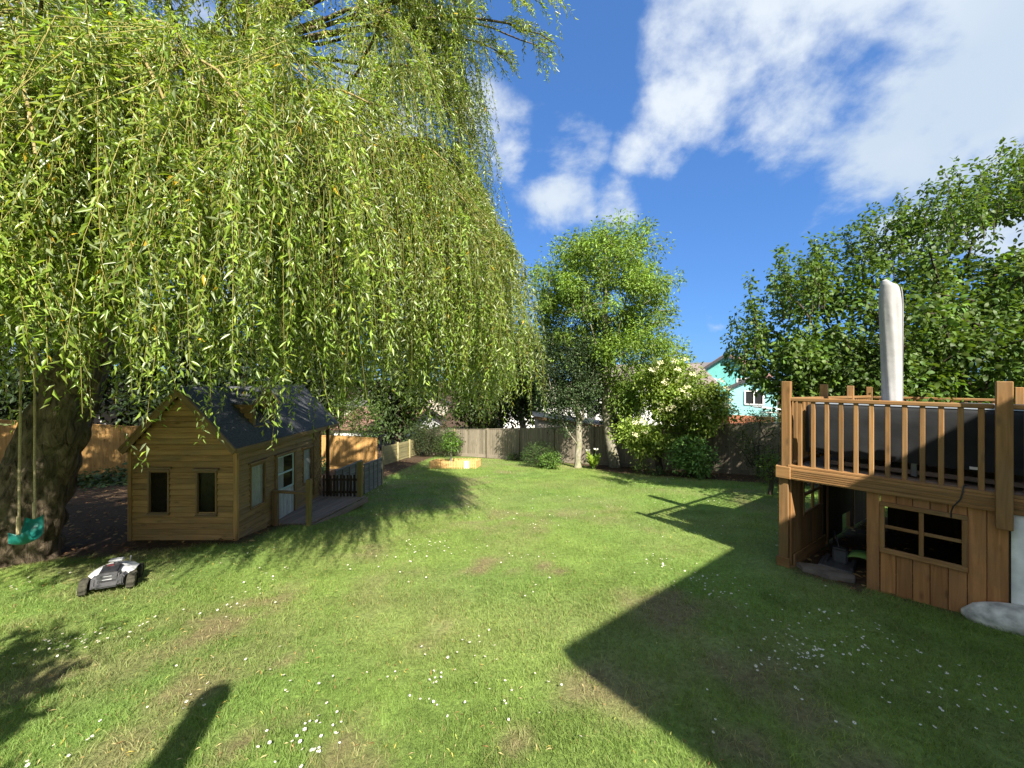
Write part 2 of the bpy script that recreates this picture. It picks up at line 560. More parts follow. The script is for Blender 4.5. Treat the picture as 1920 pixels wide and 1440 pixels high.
M_fence_lap = mat_wood('pale_lap_board', (.20, .17, .08), (.40, .35, .18), (.22, .23, .12), .5, .9, 26, .14)
M_deck = mat_wood('deck_timber', (.15, .072, .024), (.34, .182, .068), (.17, .125, .065), .5, .75, 24, .24)
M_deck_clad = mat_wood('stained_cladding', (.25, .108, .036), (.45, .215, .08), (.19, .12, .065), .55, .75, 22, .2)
M_toy = mat_wood('toy_picket_timber', (.40, .22, .08), (.62, .40, .17), None, 0, .7, 30, .12)
M_white = mat_plain('white_paint', (.72, .72, .70), .5, .1, 14)
M_whitewood = mat_wood('flaking_white_paint', (.34, .36, .36), (.62, .64, .63), (.20, .19, .17), .7, .7, 30, .1)
M_mint = mat_plain('mint_paint', (.42, .55, .50), .5, .12, 20)
M_felt = mat_plain('roofing_felt', (.085, .09, .098), 1.0, .3, 40, .5, 0, .1)
M_render = mat_plain('white_render', (.80, .80, .78), .95, .14, 9, .6)
M_renderdirty = mat_plain('stained_render', (.52, .50, .45), .95, .4, 12, 1.0)
M_glass = mat_glass('window_glass')
M_curtain = mat_plain('white_net_curtain', (.58, .62, .64), .9, .12, 12)
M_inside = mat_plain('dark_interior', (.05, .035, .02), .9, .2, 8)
M_cover = mat_plain('dark_grey_cover', (.019, .020, .022), .85, .25, 5, .3, 0, .2)
M_covertop = mat_plain('grey_cover_top', (.22, .24, .27), .4, .15, 4, .1)
M_parasol = mat_plain('parasol_cover', (.29, .285, .285), .9, .1, 7, .3)
M_seam = mat_plain('cover_seam', (.25, .25, .26), .7, .1, 30)
M_metal = mat_plain('grey_metal', (.16, .17, .18), .4, .1, 20, 0, .7)
M_black = mat_plain('black_plastic', (.022, .022, .024), .5, .2, 25, .1)
M_dgrey = mat_plain('dark_grey_plastic', (.06, .06, .066), .45, .15, 25)
M_lgrey = mat_plain('light_grey_plastic', (.34, .35, .37), .4, .1, 25)
M_mowwhite = mat_plain('mower_white', (.68, .69, .71), .28, .04, 10)
M_tyre = mat_plain('muddy_tyre', (.035, .033, .022), .9, .5, 40, .4)
M_yellow = mat_plain('yellow_sticker', (.62, .38, .03), .5, .1, 20)
M_maroon = mat_plain('maroon_plastic', (.16, .03, .035), .4, .1, 20)
M_teal = mat_plain('turquoise_plastic', (.03, .33, .28), .35, .12, 8)
M_rope = mat_plain('pale_rope', (.42, .34, .20), .9, .25, 60, .4)
M_turq = mat_plain('turquoise_wall', (.13, .42, .40), .9, .10, 3, .2)
M_turq2 = mat_plain('pale_turquoise_wall', (.27, .58, .58), .9, .06, 3, .1)
M_brick = mat_roof('far_brickwork', (.36, .13, .07), .25)
M_redtile = mat_roof('red_tiles', (.22, .115, .085), .3)
M_slate = mat_roof('slate_tiles', (.13, .12, .125), .3)
M_browntile = mat_roof('brown_tiles', (.20, .16, .145), .3)
M_wallwhite = mat_plain('far_white_wall', (.72, .72, .70), .9, .05, 2)
M_wallcream = mat_plain('far_cream_wall', (.58, .52, .42), .9, .06, 2)
M_concrete = mat_plain('concrete', (.30, .27, .22), .95, .2, 9, .4)
M_slab = mat_plain('stone_slab', (.15, .125, .105), .95, .3, 8, .6)
M_greenpl = mat_plain('green_plastic', (.16, .30, .06), .5, .1, 10)

# ------------------------------------------------------------------ ground sheet
def build_ground():
    xs = axis_coords(-15, 15, .19, 900); ys = axis_coords(-3, 23, .19, 900)
    X, Y = np.meshgrid(xs, ys, indexing='xy')
    x, y = X.ravel(), Y.ravel()
    z = gz(x, y)
    v = np.stack([x, y, z], -1)
    nx, ny = len(xs), len(ys)
    i = np.arange(nx * ny).reshape(ny, nx)
    f = np.stack([i[:-1, :-1], i[:-1, 1:], i[1:, 1:], i[1:, :-1]], -1).reshape(-1, 4)
    s = soil_mask(x, y)[:, None]
    g = grass_color(x, y, np.full_like(x, .5)) * .85
    br = bare_mask(x, y)[:, None] * .6
    earth = np.array([.12, .078, .046]); soil = np.array([.075, .050, .032])
    c = g * (1 - br) + earth * br
    c = c * (1 - s) + soil * s
    o = mobj('ground', mesh_arrays('ground', v, [f], M_ground, c, True))
    o['kind'] = 'structure'; o['label'] = 'sloping lawn with bare earth under the willow and along the back fence'
    return o


build_ground()


# ------------------------------------------------------------------ tubes and leaves
def tubes(paths, sides=6):
    """paths: list of (Nx3 points, N radii) -> verts, quads."""
    V, F = [], []
    base = 0
    ang = np.arange(sides) * 2 * math.pi / sides
    ca, sa = np.cos(ang), np.sin(ang)
    for P, r in paths:
        P = np.asarray(P, float); r = np.asarray(r, float)
        n = len(P)
        T = np.gradient(P, axis=0)
        T /= (np.linalg.norm(T, axis=1, keepdims=True) + 1e-9)
        ref = np.array([0, 0, 1.0]) if abs(T[:, 2]).mean() < .8 else np.array([1.0, 0, 0])
        A = np.cross(T, ref); A /= (np.linalg.norm(A, axis=1, keepdims=True) + 1e-9)
        B = np.cross(T, A)
        ring = P[:, None, :] + r[:, None, None] * (A[:, None, :] * ca[None, :, None] + B[:, None, :] * sa[None, :, None])
        V.append(ring.reshape(-1, 3))
        idx = base + np.arange(n * sides).reshape(n, sides)
        nx = np.roll(idx, -1, axis=1)
        F.append(np.stack([idx[:-1], nx[:-1], nx[1:], idx[1:]], -1).reshape(-1, 4))
        base += n * sides
    return np.concatenate(V), np.concatenate(F)


def unit(a): return a / (np.linalg.norm(a, axis=-1, keepdims=True) + 1e-9)


def leaf_arrays(P, D, N, L, Wd, bend=.15, fold=.12, hexa=False):
    n = len(P)
    D = unit(D); S = unit(np.cross(D, N)); U = np.cross(S, D)
    L = L[:, None]; Wd = Wd[:, None]
    i = np.arange(n)
    if not hexa:
        v = np.stack([P, P + D * L * .42 + S * Wd * .5 + U * Wd * fold, P + D * L * .42 - S * Wd * .5 + U * Wd * fold,
                      P + D * L - U * L * bend], 1).reshape(-1, 3)
        b = i[:, None] * 4
        f = np.concatenate([b + np.array([[0, 1, 3]]), b + np.array([[0, 3, 2]])])
        return v, [f], 4
    v = np.stack([P, P + D * L * .28 + S * Wd * .42 + U * Wd * fold, P + D * L * .28 - S * Wd * .42 + U * Wd * fold,
                  P + D * L * .66 + S * Wd * .42 + U * (Wd * fold - L * bend * .4), P + D * L * .66 - S * Wd * .42 + U * (Wd * fold - L * bend * .4),
                  P + D * L - U * L * bend], 1).reshape(-1, 3)
    b = i[:, None] * 6
    t = np.concatenate([b + np.array([[0, 1, 2]]), b + np.array([[3, 5, 4]])])
    q = b + np.array([[1, 3, 4, 2]])
    return v, [t, q], 6


def leaf_object(name, P, D, N, L, Wd, col, mat, parent, bend=.15, fold=.12, hexa=False, stuff=True):
    v, f, k = leaf_arrays(P, D, N, L, Wd, bend, fold, hexa)
    o = mobj(name, mesh_arrays(name, v, f, mat, np.repeat(col, k, axis=0)), parent)
    if stuff: o['kind'] = 'stuff'
    return o


def vary(base, n, rng, amt=.18, yellow=.25):
    base = np.array(base)
    c = base[None, :] * (1 + amt * rng.standard_normal((n, 1)))
    y = rng.random((n, 1)) * yellow
    c = c * (1 - y) + y * np.array([base[1] * 1.05, base[1] * 1.08, base[2] * .9])
    return c.clip(.004, .9)


def rand_dir(n, rng):
    return unit(rng.standard_normal((n, 3)))


def skeleton(base, trunk, clumps, rng, r0, pw=.5):
    """Connect clump centres to a trunk polyline; returns tube paths for trunk and limbs."""
    nodes = [np.array(p, float) for p in trunk]; par = [-1] + list(range(len(trunk) - 1))
    order = np.argsort([np.min([np.linalg.norm(c - t) for t in nodes]) for c in clumps])
    for k in order:
        c = clumps[k]
        A = np.array(nodes)
        d = np.linalg.norm(A - c, axis=1) + np.maximum(0, A[:, 2] - c[2] + .15) * 1.5
        d[0] += 2
        j = int(np.argmin(d))
        a = nodes[j]
        dist = np.linalg.norm(c - a)
        steps = max(1, int(dist / .55))
        prev = j
        for s in range(1, steps + 1):
            t = s / steps
            p = a + (c - a) * t
            p = p + np.array([0, 0, .10 * dist * math.sin(math.pi * t)]) + (rng.standard_normal(3) * .035 * dist * (t < 1))
            nodes.append(p); par.append(prev); prev = len(nodes) - 1
    n = len(nodes)
    w = np.ones(n)
    kids = [[] for _ in range(n)]
    for i in range(1, n): kids[par[i]].append(i)
    acc = np.zeros(n)
    for i in range(n - 1, -1, -1):
        acc[i] += 1 if not kids[i] else 0
        if par[i] >= 0: acc[par[i]] += acc[i]
    rr = r0 * (acc / acc[0]) ** pw
    nt = len(trunk)
    tr_r = [max(rr[i], r0 * (1 - .72 * i / (nt - 1))) for i in range(nt)]
    trunk_path = (np.array(nodes[:nt]), np.array(tr_r))
    limbs = []
    done = set()
    for i in range(nt, n):
        if par[i] < nt or len(kids[par[i]]) > 1 and kids[par[i]][0] != i:
            path = [par[i], i]
            while kids[path[-1]]:
                path.append(kids[path[-1]][0])
            R_ = [max(.006, min(rr[q], rr[i] * 1.05)) for q in path]
            limbs.append((np.array([nodes[q] for q in path]), np.array(R_)))
    return trunk_path, limbs


def crown_clumps(center, radii, n, rng, shell=.55, jitter=.2, cut=None):
    c = []
    while len(c) < n:
        d = rand_dir(1, rng)[0]
        q = shell + (1 - shell) * rng.random() ** .7
        bump = 1 + jitter * rng.standard_normal() * .5
        p = np.array(center) + d * np.array(radii) * q * bump
        if cut and not cut(p): continue
        c.append(p)
    return c


def tree(name, label, cat, base, trunk, clumps, per, spread, leaf_l, leaf_w, base_col, seed, r0=.2, bark=None, leafmat=None, group=None,
         hexa=False, droop=.3, amt=.18, yellow=.25, flat=.75, limb_sides=4, trunk_sides=9, pw=.5, trunk_parts=True, up=.0):
    rng = np.random.default_rng(seed)
    root = thing(name, label, cat, base, group)
    tp, limbs = skeleton(base, trunk, clumps, rng, r0, pw)
    # flare
    P, r = tp
    Pd = []; rd = []
    for i in range(len(P) - 1):
        for t in (0, .33, .66):
            Pd.append(P[i] * (1 - t) + P[i + 1] * t + rng.standard_normal(3) * r[i] * .06); rd.append(r[i] * (1 - t) + r[i + 1] * t)
    Pd.append(P[-1]); rd.append(r[-1])
    rd[0] *= 1.35; rd[1] *= 1.08
    v, f = tubes([(np.array(Pd), np.array(rd))], trunk_sides)
    mobj('trunk', mesh_arrays('trunk', v, [f], bark or M_bark_dark, None, True), root)
    if limbs:
        v, f = tubes(limbs, limb_sides)
        mobj('branches', mesh_arrays('branches', v, [f], bark or M_bark_dark, None, True), root)
    C = np.array(clumps)
    n = len(C) * per
    ci = np.repeat(np.arange(len(C)), per)
    sz = spread * (0.6 + .8 * rng.random(len(C)))
    off = rng.standard_normal((n, 3)) * np.array([1, 1, flat])
    off = unit(off) * (rng.random((n, 1)) ** .5)
    P = C[ci] + off * sz[ci][:, None] * 1.6
    D = unit(off + rand_dir(n, rng) * .9 + np.array([0, 0, -droop + up]))
    N = unit(rand_dir(n, rng) * .8 + np.array([0, 0, 1.0]))
    L = leaf_l * (.65 + .6 * rng.random(n)); Wd = leaf_w * (.7 + .5 * rng.random(n))
    ctone = 1 + .25 * rng.standard_normal(len(C))
    col = vary(base_col, n, rng, amt, yellow) * ctone[ci][:, None].clip(.6, 1.5)
    leaf_object('crown', P, D, N, L, Wd, col, leafmat or M_leaf, root, .2, .14, hexa)
    return root


# ------------------------------------------------------------------ weeping willow
def build_willow():
    rng = np.random.default_rng(21)
    bx, by = -6.55, 5.05
    root = thing('weeping_willow', 'huge weeping willow with a leaning furrowed trunk and hanging yellow-green curtains', 'tree', (bx, by, gzf(bx, by)))
    # trunk with real furrows
    cl = [(-6.72, 5.0, -2.45), (-6.58, 5.02, -2.1), (-6.38, 5.08, -1.5), (-6.2, 5.15, -.9), (-6.02, 5.22, -.3), (-5.86, 5.32, .4), (-5.72, 5.42, 1.1), (-5.6, 5.5, 1.8)]
    rr = [.60, .48, .39, .35, .31, .28, .25, .22]
    cl = np.array(cl); rr = np.array(rr)
    n = 90; t = np.linspace(0, len(cl) - 1, n)
    P = np.stack([np.interp(t, np.arange(len(cl)), cl[:, k]) for k in range(3)], -1)
    r = np.interp(t, np.arange(len(cl)), rr)
    S = 72
    a = np.arange(S) * 2 * math.pi / S
    A, T = np.meshgrid(a, np.linspace(0, 1, n))
    ridge = np.abs(vnoise(A * 9 / math.pi + 1.2 * vnoise(T * 9, A * 2), T * 11) - .5) * 2
    ridge2 = vnoise(A * 20 / math.pi + 40, T * 40)
    lobes = .06 * np.sin(A * 3 + T * 5) + .10 * np.sin(A * 5 + 1) * np.clip(.25 - T, 0, 1) * 4
    rad_ = r[:, None] * (1 + lobes) + .085 * (ridge - .4) + .014 * (ridge2 - .5)
    rad_[:, -1] = rad_[:, -1]
    ring = np.stack([P[:, 0:1] + rad_ * np.cos(A), P[:, 1:2] + rad_ * np.sin(A), P[:, 2:3] + 0 * A], -1)
    i = np.arange(n * S).reshape(n, S); j = np.roll(i, -1, 1)
    f = np.stack([i[:-1], j[:-1], j[1:], i[1:]], -1).reshape(-1, 4)
    mobj('trunk', mesh_arrays('trunk', ring.reshape(-1, 3), [f], M_bark_willow, None, True), root)

    fork = P[-6]
    cx, cy = -4.4, 6.0
    # main limbs
    mains_end = [(-6.6, 5.2, 4.9), (-5.3, 5.3, 5.2), (-4.2, 6.0, 5.0), (-4.6, 7.4, 4.6), (-7.0, 6.6, 4.2), (-6.4, 3.9, 3.8), (-4.6, 4.3, 3.2), (-3.4, 7.0, 3.7), (-5.2, 4.0, 2.2)]
    mains = []
    paths = []
    for k, e in enumerate(mains_end):
        e = np.array(e)
        p0 = P[-1 - (k % 4) * 3] + rng.standard_normal(3) * .05
        c1 = p0 + np.array([0, 0, 1.0]) + (e - p0) * np.array([.15, .15, .2]); c2 = e - (e - p0) * np.array([.3, .3, .15])
        tt = np.linspace(0, 1, 14)[:, None]
        B = (1 - tt) ** 3 * p0 + 3 * (1 - tt) ** 2 * tt * c1 + 3 * (1 - tt) * tt ** 2 * c2 + tt ** 3 * e
        B[1:-1] += rng.standard_normal((12, 3)) * .05
        mains.append(B); paths.append((B, np.linspace(.15 if e[1] > 4.5 else .085, .05, 14)))
    v, f = tubes(paths, 9)
    mobj('limbs', mesh_arrays('limbs', v, [f], M_bark_willow, None, True), root)

    def prof(z):
        return np.interp(z, [-.5, .9, 1.5, 2.2, 3.5, 4.6, 5.6, 6.6, 7.6], [4.55, 4.5, 4.4, 4.1, 3.75, 3.75, 3.85, 3.2, 1.6])

    boughs = []; arches = []
    strands = []     # (start point, outward dir, length, weight)
    nb = 271
    drapes = [(rad(a + rng.uniform(-3, 3)), rng.uniform(1.2, 2.9), rng.uniform(.86, 1.04)) for a in np.linspace(-148, 14, 14)]
    for b in range(nb):
        inner = b % 4 == 3
        front = rng.random() < .80
        phi = rng.uniform(-150, 20) if front else rng.uniform(20, 210)
        phi = rad(phi)
        ze = rng.uniform(.9, 6.9) if not inner else rng.uniform(1.8, 6.5)
        if b < 125: ze = rng.uniform(.8, 3.0) if b % 6 else rng.uniform(2.6, 3.8)
        if b < 125:       # low drapes, each a mound of boughs bending over together
            dp = drapes[b % len(drapes)]
            phi = dp[0] + rad(rng.normal(0, 3.6)); ze = max(.7, dp[1] + rng.normal(0, .38))
        rr_ = prof(ze) * (dp[2] * rng.uniform(.92, 1.04) if b < 125 else rng.uniform(.90, 1.04) if phi > rad(-32) else rng.uniform(.72, .98) if not inner else rng.uniform(.25, .8))
        if b < 262 and ze > 3.4 and phi < rad(-70) and rng.random() < .3: continue
        if b < 215 and 2.35 < ze < 3.5 and phi < rad(-38) and rng.random() < .5: continue
        wisp = b >= 262
        if wisp:          # loose sprays at the upper right
            phi = rad(rng.uniform(-30, 6)); ze = rng.uniform(4.2, 6.2); rr_ = rng.uniform(4.3, 5.0)
        elif b >= 215:      # unseen boughs added on the crown's left side to shade the fence
            phi = rad(rng.uniform(150, 205)); ze = rng.uniform(1.8, 5.5); rr_ = rng.uniform(3.8, 4.6)
        rr_ *= 1 + .8 * max(0, -math.cos(phi) - .15)  # crown drawn out leftwards so its shadow reaches the fence
        if ze > 2.7 and phi < rad(-32) and not wisp: rr_ *= .74
        if b < 125 and phi > rad(-14): rr_ *= .955
        tone = 1 + .2 * rng.standard_normal(); hue = rng.random()
        d = np.array([math.cos(phi), math.sin(phi), 0])
        e = np.array([cx, cy, ze]) + d * rr_
        # keep the viewpoint clear
        if np.hypot(e[0], e[1]) < 2.3: continue
        # start on the nearest main limb
        best = None
        for B in mains:
            for q in range(3, 14):
                c = np.linalg.norm(B[q][:2] - e[:2]) + 1.3 * abs(B[q][2] - (ze - .2))
                if best is None or c < best[0]: best = (c, B[q])
        p0 = best[1]
        hp = max(p0[2], ze) + rng.uniform(.2, .9)
        c1 = p0 + (e - p0) * .35; c1[2] = hp
        c2 = p0 + (e - p0) * .85; c2[2] = hp + rng.uniform(-.1, .3)
        tt = np.linspace(0, 1, 16)[:, None]
        B = (1 - tt) ** 3 * p0 + 3 * (1 - tt) ** 2 * tt * c1 + 3 * (1 - tt) * tt ** 2 * c2 + tt ** 3 * e
        B[1:] += np.cumsum(rng.standard_normal((15, 3)) * .02, axis=0)
        (arches if b < 125 else boughs).append((B, np.linspace(.030 if b < 125 else .042, .007, 16) * rng.uniform(.7, 1.2)))
        back = (math.sin(phi) > .45) and math.cos(phi) > -.3
        cnt = int((44 if b >= 262 else 15 if back else 50 if b < 125 else 40) * rng.uniform(.7, 1.35) * (1.15 if ze > 3.4 and not back else 1) * (.8 if inner else 1))
        side = np.array([-d[1], d[0], 0])
        # strands hang in tassels from side twigs, with gaps between them
        while cnt > 0:
            kt = min(cnt, int(rng.integers(4, 9))); cnt -= kt
            t = rng.uniform(.3, 1.0) ** .7
            k = t * 15; i0 = int(min(14, k)); p = B[i0] + (B[i0 + 1] - B[i0]) * (k - i0)
            lat = rng.standard_normal() * (.15 + .3 * rng.random())
            out0 = d * rng.uniform(.05, .5) + side * lat + np.array([0, 0, rng.uniform(-.05, .3)])
            zb0 = -max(1.5, p[1] + out0[1]) * (.088 + .028 * math.sin(phi * 7 + 1) + .026 * rng.standard_normal())
            ln0 = min(rng.gamma(3.2, .55) + .5, max(.3, p[2] - zb0))
            if b < 125 and rng.random() < .8: ln0 = max(.3, p[2] - zb0) * rng.uniform(.85, 1.1)
            if ze > 3.2 and rng.random() < .4: ln0 *= .7
            if wisp: ln0 = rng.uniform(.4, .95)
            tn = tone * (1 + .15 * rng.standard_normal())
            for q in range(kt):
                out = out0 + rng.standard_normal(3) * np.array([.09, .09, .06])
                strands.append((p + rng.standard_normal(3) * .03, out, ln0 * rng.uniform(.72, 1.06), tn, hue))
    v, f = tubes(arches, 6)
    mobj('arching_branches', mesh_arrays('arching_branches', v, [f], M_arch, None, True), root)
    v, f = tubes(boughs, 5)
    mobj('boughs', mesh_arrays('boughs', v, [f], M_bark_willow, None, True), root)
    # hanging strands
    twigs = []
    LP, LD, LN, LL, LT = [], [], [], [], []
    LH = []
    for (p, out, ln, tone, hue) in strands:
        m = max(5, int(ln / .22))
        s = np.linspace(0, ln, m)
        o = unit(out[None, :])[0]; mag = np.linalg.norm(out) + .12
        reach = mag * (1 - np.exp(-s / (mag + .05)))
        drop = s - (1 - np.exp(-s / .28)) * .22
        wx = rng.uniform(-.09, .09) * s + .05 * np.sin(s * rng.uniform(2, 5) + rng.uniform(0, 6))
        wy = rng.uniform(-.06, .06) * s + .05 * np.sin(s * rng.uniform(2, 5) + rng.uniform(0, 6))
        Q = p[None, :] + o[None, :] * reach[:, None] * 1.15
        Q[:, 2] -= drop; Q[:, 0] += wx + .02 * s; Q[:, 1] += wy
        if np.hypot(Q[:, 0], Q[:, 1]).min() < 1.9: continue
        near = np.hypot(Q[0, 0], Q[0, 1])
        lo = out_of_view = (Q[:, 0] < -1.5 * Q[:, 1] - .6).all()
        step = .0305 if not lo else .09
        if Q[0, 1] > 7.2: step *= 1.5
        tq = Q[::3] if len(Q) > 8 else Q[::2]
        twigs.append((tq, np.linspace(.0032, .0010, len(tq))))
        kk = int(ln / step)
        if kk < 3: continue
        u = (np.arange(kk) + rng.random(kk) * .7) / kk * (m - 1)
        i0 = np.clip(u.astype(int), 0, m - 2); fr = (u - i0)[:, None]
        pp = Q[i0] * (1 - fr) + Q[i0 + 1] * fr
        td = unit(Q[i0 + 1] - Q[i0])
        az = np.arange(kk) * 2.4 + rng.uniform(0, 6)
        rd_ = np.stack([np.cos(az), np.sin(az), np.zeros(kk)], -1)
        spread = rng.uniform(.35, 1.35, kk)[:, None]
        D = unit(td * .8 + rd_ * spread + rng.standard_normal((kk, 3)) * .35)
        LP.append(pp); LD.append(D); LN.append(unit(rd_ * .7 + rng.standard_normal((kk, 3)) * .6 + np.array([0, 0, .5])))
        taper = .65 + .35 * np.sin(np.linspace(.3, 2.6, kk))
        LL.append((.064 if not lo else .14) * taper * (.7 + .55 * rng.random(kk)) * (1.0 if near < 5 else 1.08))
        LT.append(np.full(kk, tone * (1 + .12 * rng.standard_normal()))); LH.append(np.full(kk, hue))
    P_ = np.concatenate(LP); D_ = np.concatenate(LD); N_ = np.concatenate(LN); L_ = np.concatenate(LL); T_ = np.concatenate(LT)
    nl = len(P_)
    v, f = tubes(twigs, 3)
    mobj('hanging_twigs', mesh_arrays('hanging_twigs', v, [f], M_twig), root)['kind'] = 'stuff'
    col = vary((.182, .262, .046), nl, rng, .24, .38) * T_.clip(.6, 1.4)[:, None]
    H_ = np.concatenate(LH)[:, None] * .45
    col = col * (1 - H_) + col * np.array([.78, 1.0, .95]) * H_
    pale = rng.random(nl) < .16
    col[pale] = np.array([.23, .28, .14]) * (1 + .15 * rng.standard_normal((pale.sum(), 1)))
    yel = rng.random(nl) < .008
    col[yel] = np.array([.50, .34, .03])
    leaf_object('crown', P_, D_, N_, L_, L_ * rng.uniform(.18, .30, nl), col.clip(.01, .8), M_willow, root, rng.uniform(-.05, .5, (nl, 1)), .2)
    print('willow strands', len(twigs), 'leaves', nl)
    return root


build_willow()


# ------------------------------------------------------------------ playhouse
def build_playhouse():
    x0, x1, y0, y1 = -5.805, -4.21, 5.87, 8.43
    xr = (x0 + x1) / 2; ze, zr, zb = -1.02, -.17, -2.62
    root = thing('playhouse', 'brown weatherboarded wooden playhouse with felt roof and dormer under the willow', 'playhouse', (xr, (y0 + y1) / 2, gzf(xr, 7)))
    Z = Vector((0, 0, 1))
    fw = [(-5.528, -5.227, -2.03, -1.376), (-4.795, -4.502, -2.05, -1.40)]
    sw = [(6.17, 6.53, -2.08, -1.385), (7.72, 8.05, -2.11, -1.41)]
    door = (6.85, 7.40, -2.53, -1.40)
    # inner shell (lining) of the walls, open at the windows
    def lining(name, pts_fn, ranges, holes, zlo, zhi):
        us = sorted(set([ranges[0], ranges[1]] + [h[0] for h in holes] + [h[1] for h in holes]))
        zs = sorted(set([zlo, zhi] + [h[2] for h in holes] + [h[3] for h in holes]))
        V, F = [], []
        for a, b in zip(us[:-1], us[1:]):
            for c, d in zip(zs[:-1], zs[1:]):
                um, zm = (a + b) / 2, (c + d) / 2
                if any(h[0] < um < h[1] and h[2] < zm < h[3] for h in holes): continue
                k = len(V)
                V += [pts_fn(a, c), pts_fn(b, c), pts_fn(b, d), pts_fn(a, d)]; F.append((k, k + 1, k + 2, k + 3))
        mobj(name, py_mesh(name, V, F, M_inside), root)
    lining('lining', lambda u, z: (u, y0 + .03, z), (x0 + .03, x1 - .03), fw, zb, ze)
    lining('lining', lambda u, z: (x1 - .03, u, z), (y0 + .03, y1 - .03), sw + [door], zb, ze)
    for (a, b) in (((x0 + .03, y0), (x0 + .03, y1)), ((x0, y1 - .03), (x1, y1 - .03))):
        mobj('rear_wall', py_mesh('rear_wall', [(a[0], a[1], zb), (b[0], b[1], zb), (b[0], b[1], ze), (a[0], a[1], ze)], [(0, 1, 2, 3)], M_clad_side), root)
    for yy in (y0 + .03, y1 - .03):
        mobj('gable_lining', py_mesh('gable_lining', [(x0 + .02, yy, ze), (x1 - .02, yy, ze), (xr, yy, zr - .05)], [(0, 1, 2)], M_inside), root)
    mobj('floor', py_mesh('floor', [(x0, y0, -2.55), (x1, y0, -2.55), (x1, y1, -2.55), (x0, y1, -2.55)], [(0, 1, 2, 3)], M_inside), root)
    # weatherboards
    pitch = .086
    rows = int((zr - zb) / pitch)
    for i in range(rows):
        za = zb + i * pitch; zm = za + pitch / 2
        xl, xh = x0, x1
        if zm > ze:
            hw = max(.03, (zr - zm) / (zr - ze) * (x1 - x0) / 2); xl, xh = xr - hw, xr + hw
        segs = [(xl, xh)]
        for h in fw:
            if h[2] < zm < h[3]:
                segs = [s for q in segs for s in ((q[0], min(q[1], h[0])), (max(q[0], h[1]), q[1])) if s[1] - s[0] > .01]
        for a, b in segs:
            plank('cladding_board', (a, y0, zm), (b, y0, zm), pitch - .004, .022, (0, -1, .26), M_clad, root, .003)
    for i in range(int((ze - zb) / pitch) + 1):
        zm = zb + i * pitch + pitch / 2
        segs = [(y0, y1)]
        for h in sw + [door]:
            if h[2] < zm < h[3]:
                segs = [s for q in segs for s in ((q[0], min(q[1], h[0])), (max(q[0], h[1]), q[1])) if s[1] - s[0] > .01]
        for a, b in segs:
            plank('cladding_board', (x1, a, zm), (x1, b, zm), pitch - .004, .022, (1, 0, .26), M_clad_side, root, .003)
    # corner posts
    plank('corner_post', (x1 + .008, y0 - .012, zb), (x1 + .008, y0 - .012, ze - .02), .055, .055, (0, -1, 0), M_clad, root)
    plank('corner_post', (x0 - .004, y0 - .012, zb), (x0 - .004, y0 - .012, ze), .055, .055, (0, -1, 0), M_clad, root)
    plank('corner_post', (x1 + .01, y1 - .02, zb), (x1 + .01, y1 - .02, ze - .02), .05, .05, (0, -1, 0), M_trim, root)
    # roof
    ov = .06; ya, yb = y0 - .10, 9.2
    sl = (zr - ze) / ((x1 - x0) / 2)
    for s in (1, -1):
        xe = x1 + ov if s > 0 else x0 - ov
        zee = ze - ov * sl + .03
        V = []
        for (dz) in (0.0, .03):
            V += [(xr, ya, zr + .03 + dz), (xe, ya, zee + dz), (xe, yb, zee + dz), (xr, yb, zr + .03 + dz)]
        F = [(0, 1, 2, 3), (7, 6, 5, 4), (0, 4, 5, 1), (1, 5, 6, 2), (2, 6, 7, 3), (3, 7, 4, 0)]
        mobj('roof', py_mesh('roof', V, F, M_felt), root)
        plank('barge_board', (xr + s * .01, ya - .012, zr - .01), (xe, ya - .012, zee - .035), .10, .022, (0, -1, 0), M_trim, root)
        plank('barge_trim', (xr + s * .01, ya - .03, zr + .03), (xe + s * .01, ya - .03, zee + .008), .03, .02, (0, -1, 0), M_trim, root)
        plank('fascia_board', (xe + s * .004, ya, zee - .02), (xe + s * .004, yb, zee - .02), .07, .02, (s, 0, 0), M_trim, root)
    # front windows
    def window_front(h):
        a, b, c, d = h
        w = mobj('window', py_mesh('window', [(a, y0 + .012, c), (b, y0 + .012, c), (b, y0 + .012, d), (a, y0 + .012, d)], [(0, 1, 2, 3)], M_glass), root)
        for (p, q) in (((a, c), (a, d)), ((b, c), (b, d)), ((a, c), (b, c)), ((a, d), (b, d))):
            plank('frame', (p[0], y0 - .012, p[1]), (q[0], y0 - .012, q[1]), .026, .035, (0, -1, 0), M_trim, w, .003)
        plank('lintel', (a - .05, y0 - .03, d + .035), (b + .05, y0 - .03, d + .035), .03, .045, (0, -1, 0), M_trim, w, .003)
        plank('sill', (a - .02, y0 - .025, c - .015), (b + .02, y0 - .025, c - .015), .02, .04, (0, -1, 0), M_trim, w, .003)
    for h in fw: window_front(h)

    def curtain(a, b, c, d, x, parent, folds):
        n = 30; V = []; F = []
        for i in range(n + 1):
            y = a + (b - a) * i / n; xo = x + .009 * math.sin(i / n * folds * 2 * math.pi)
            V += [(xo, y, c), (xo, y, d)]
        for i in range(n): F.append((2 * i, 2 * i + 2, 2 * i + 3, 2 * i + 1))
        mobj('curtain', py_mesh('curtain', V, F, M_curtain, True), parent)

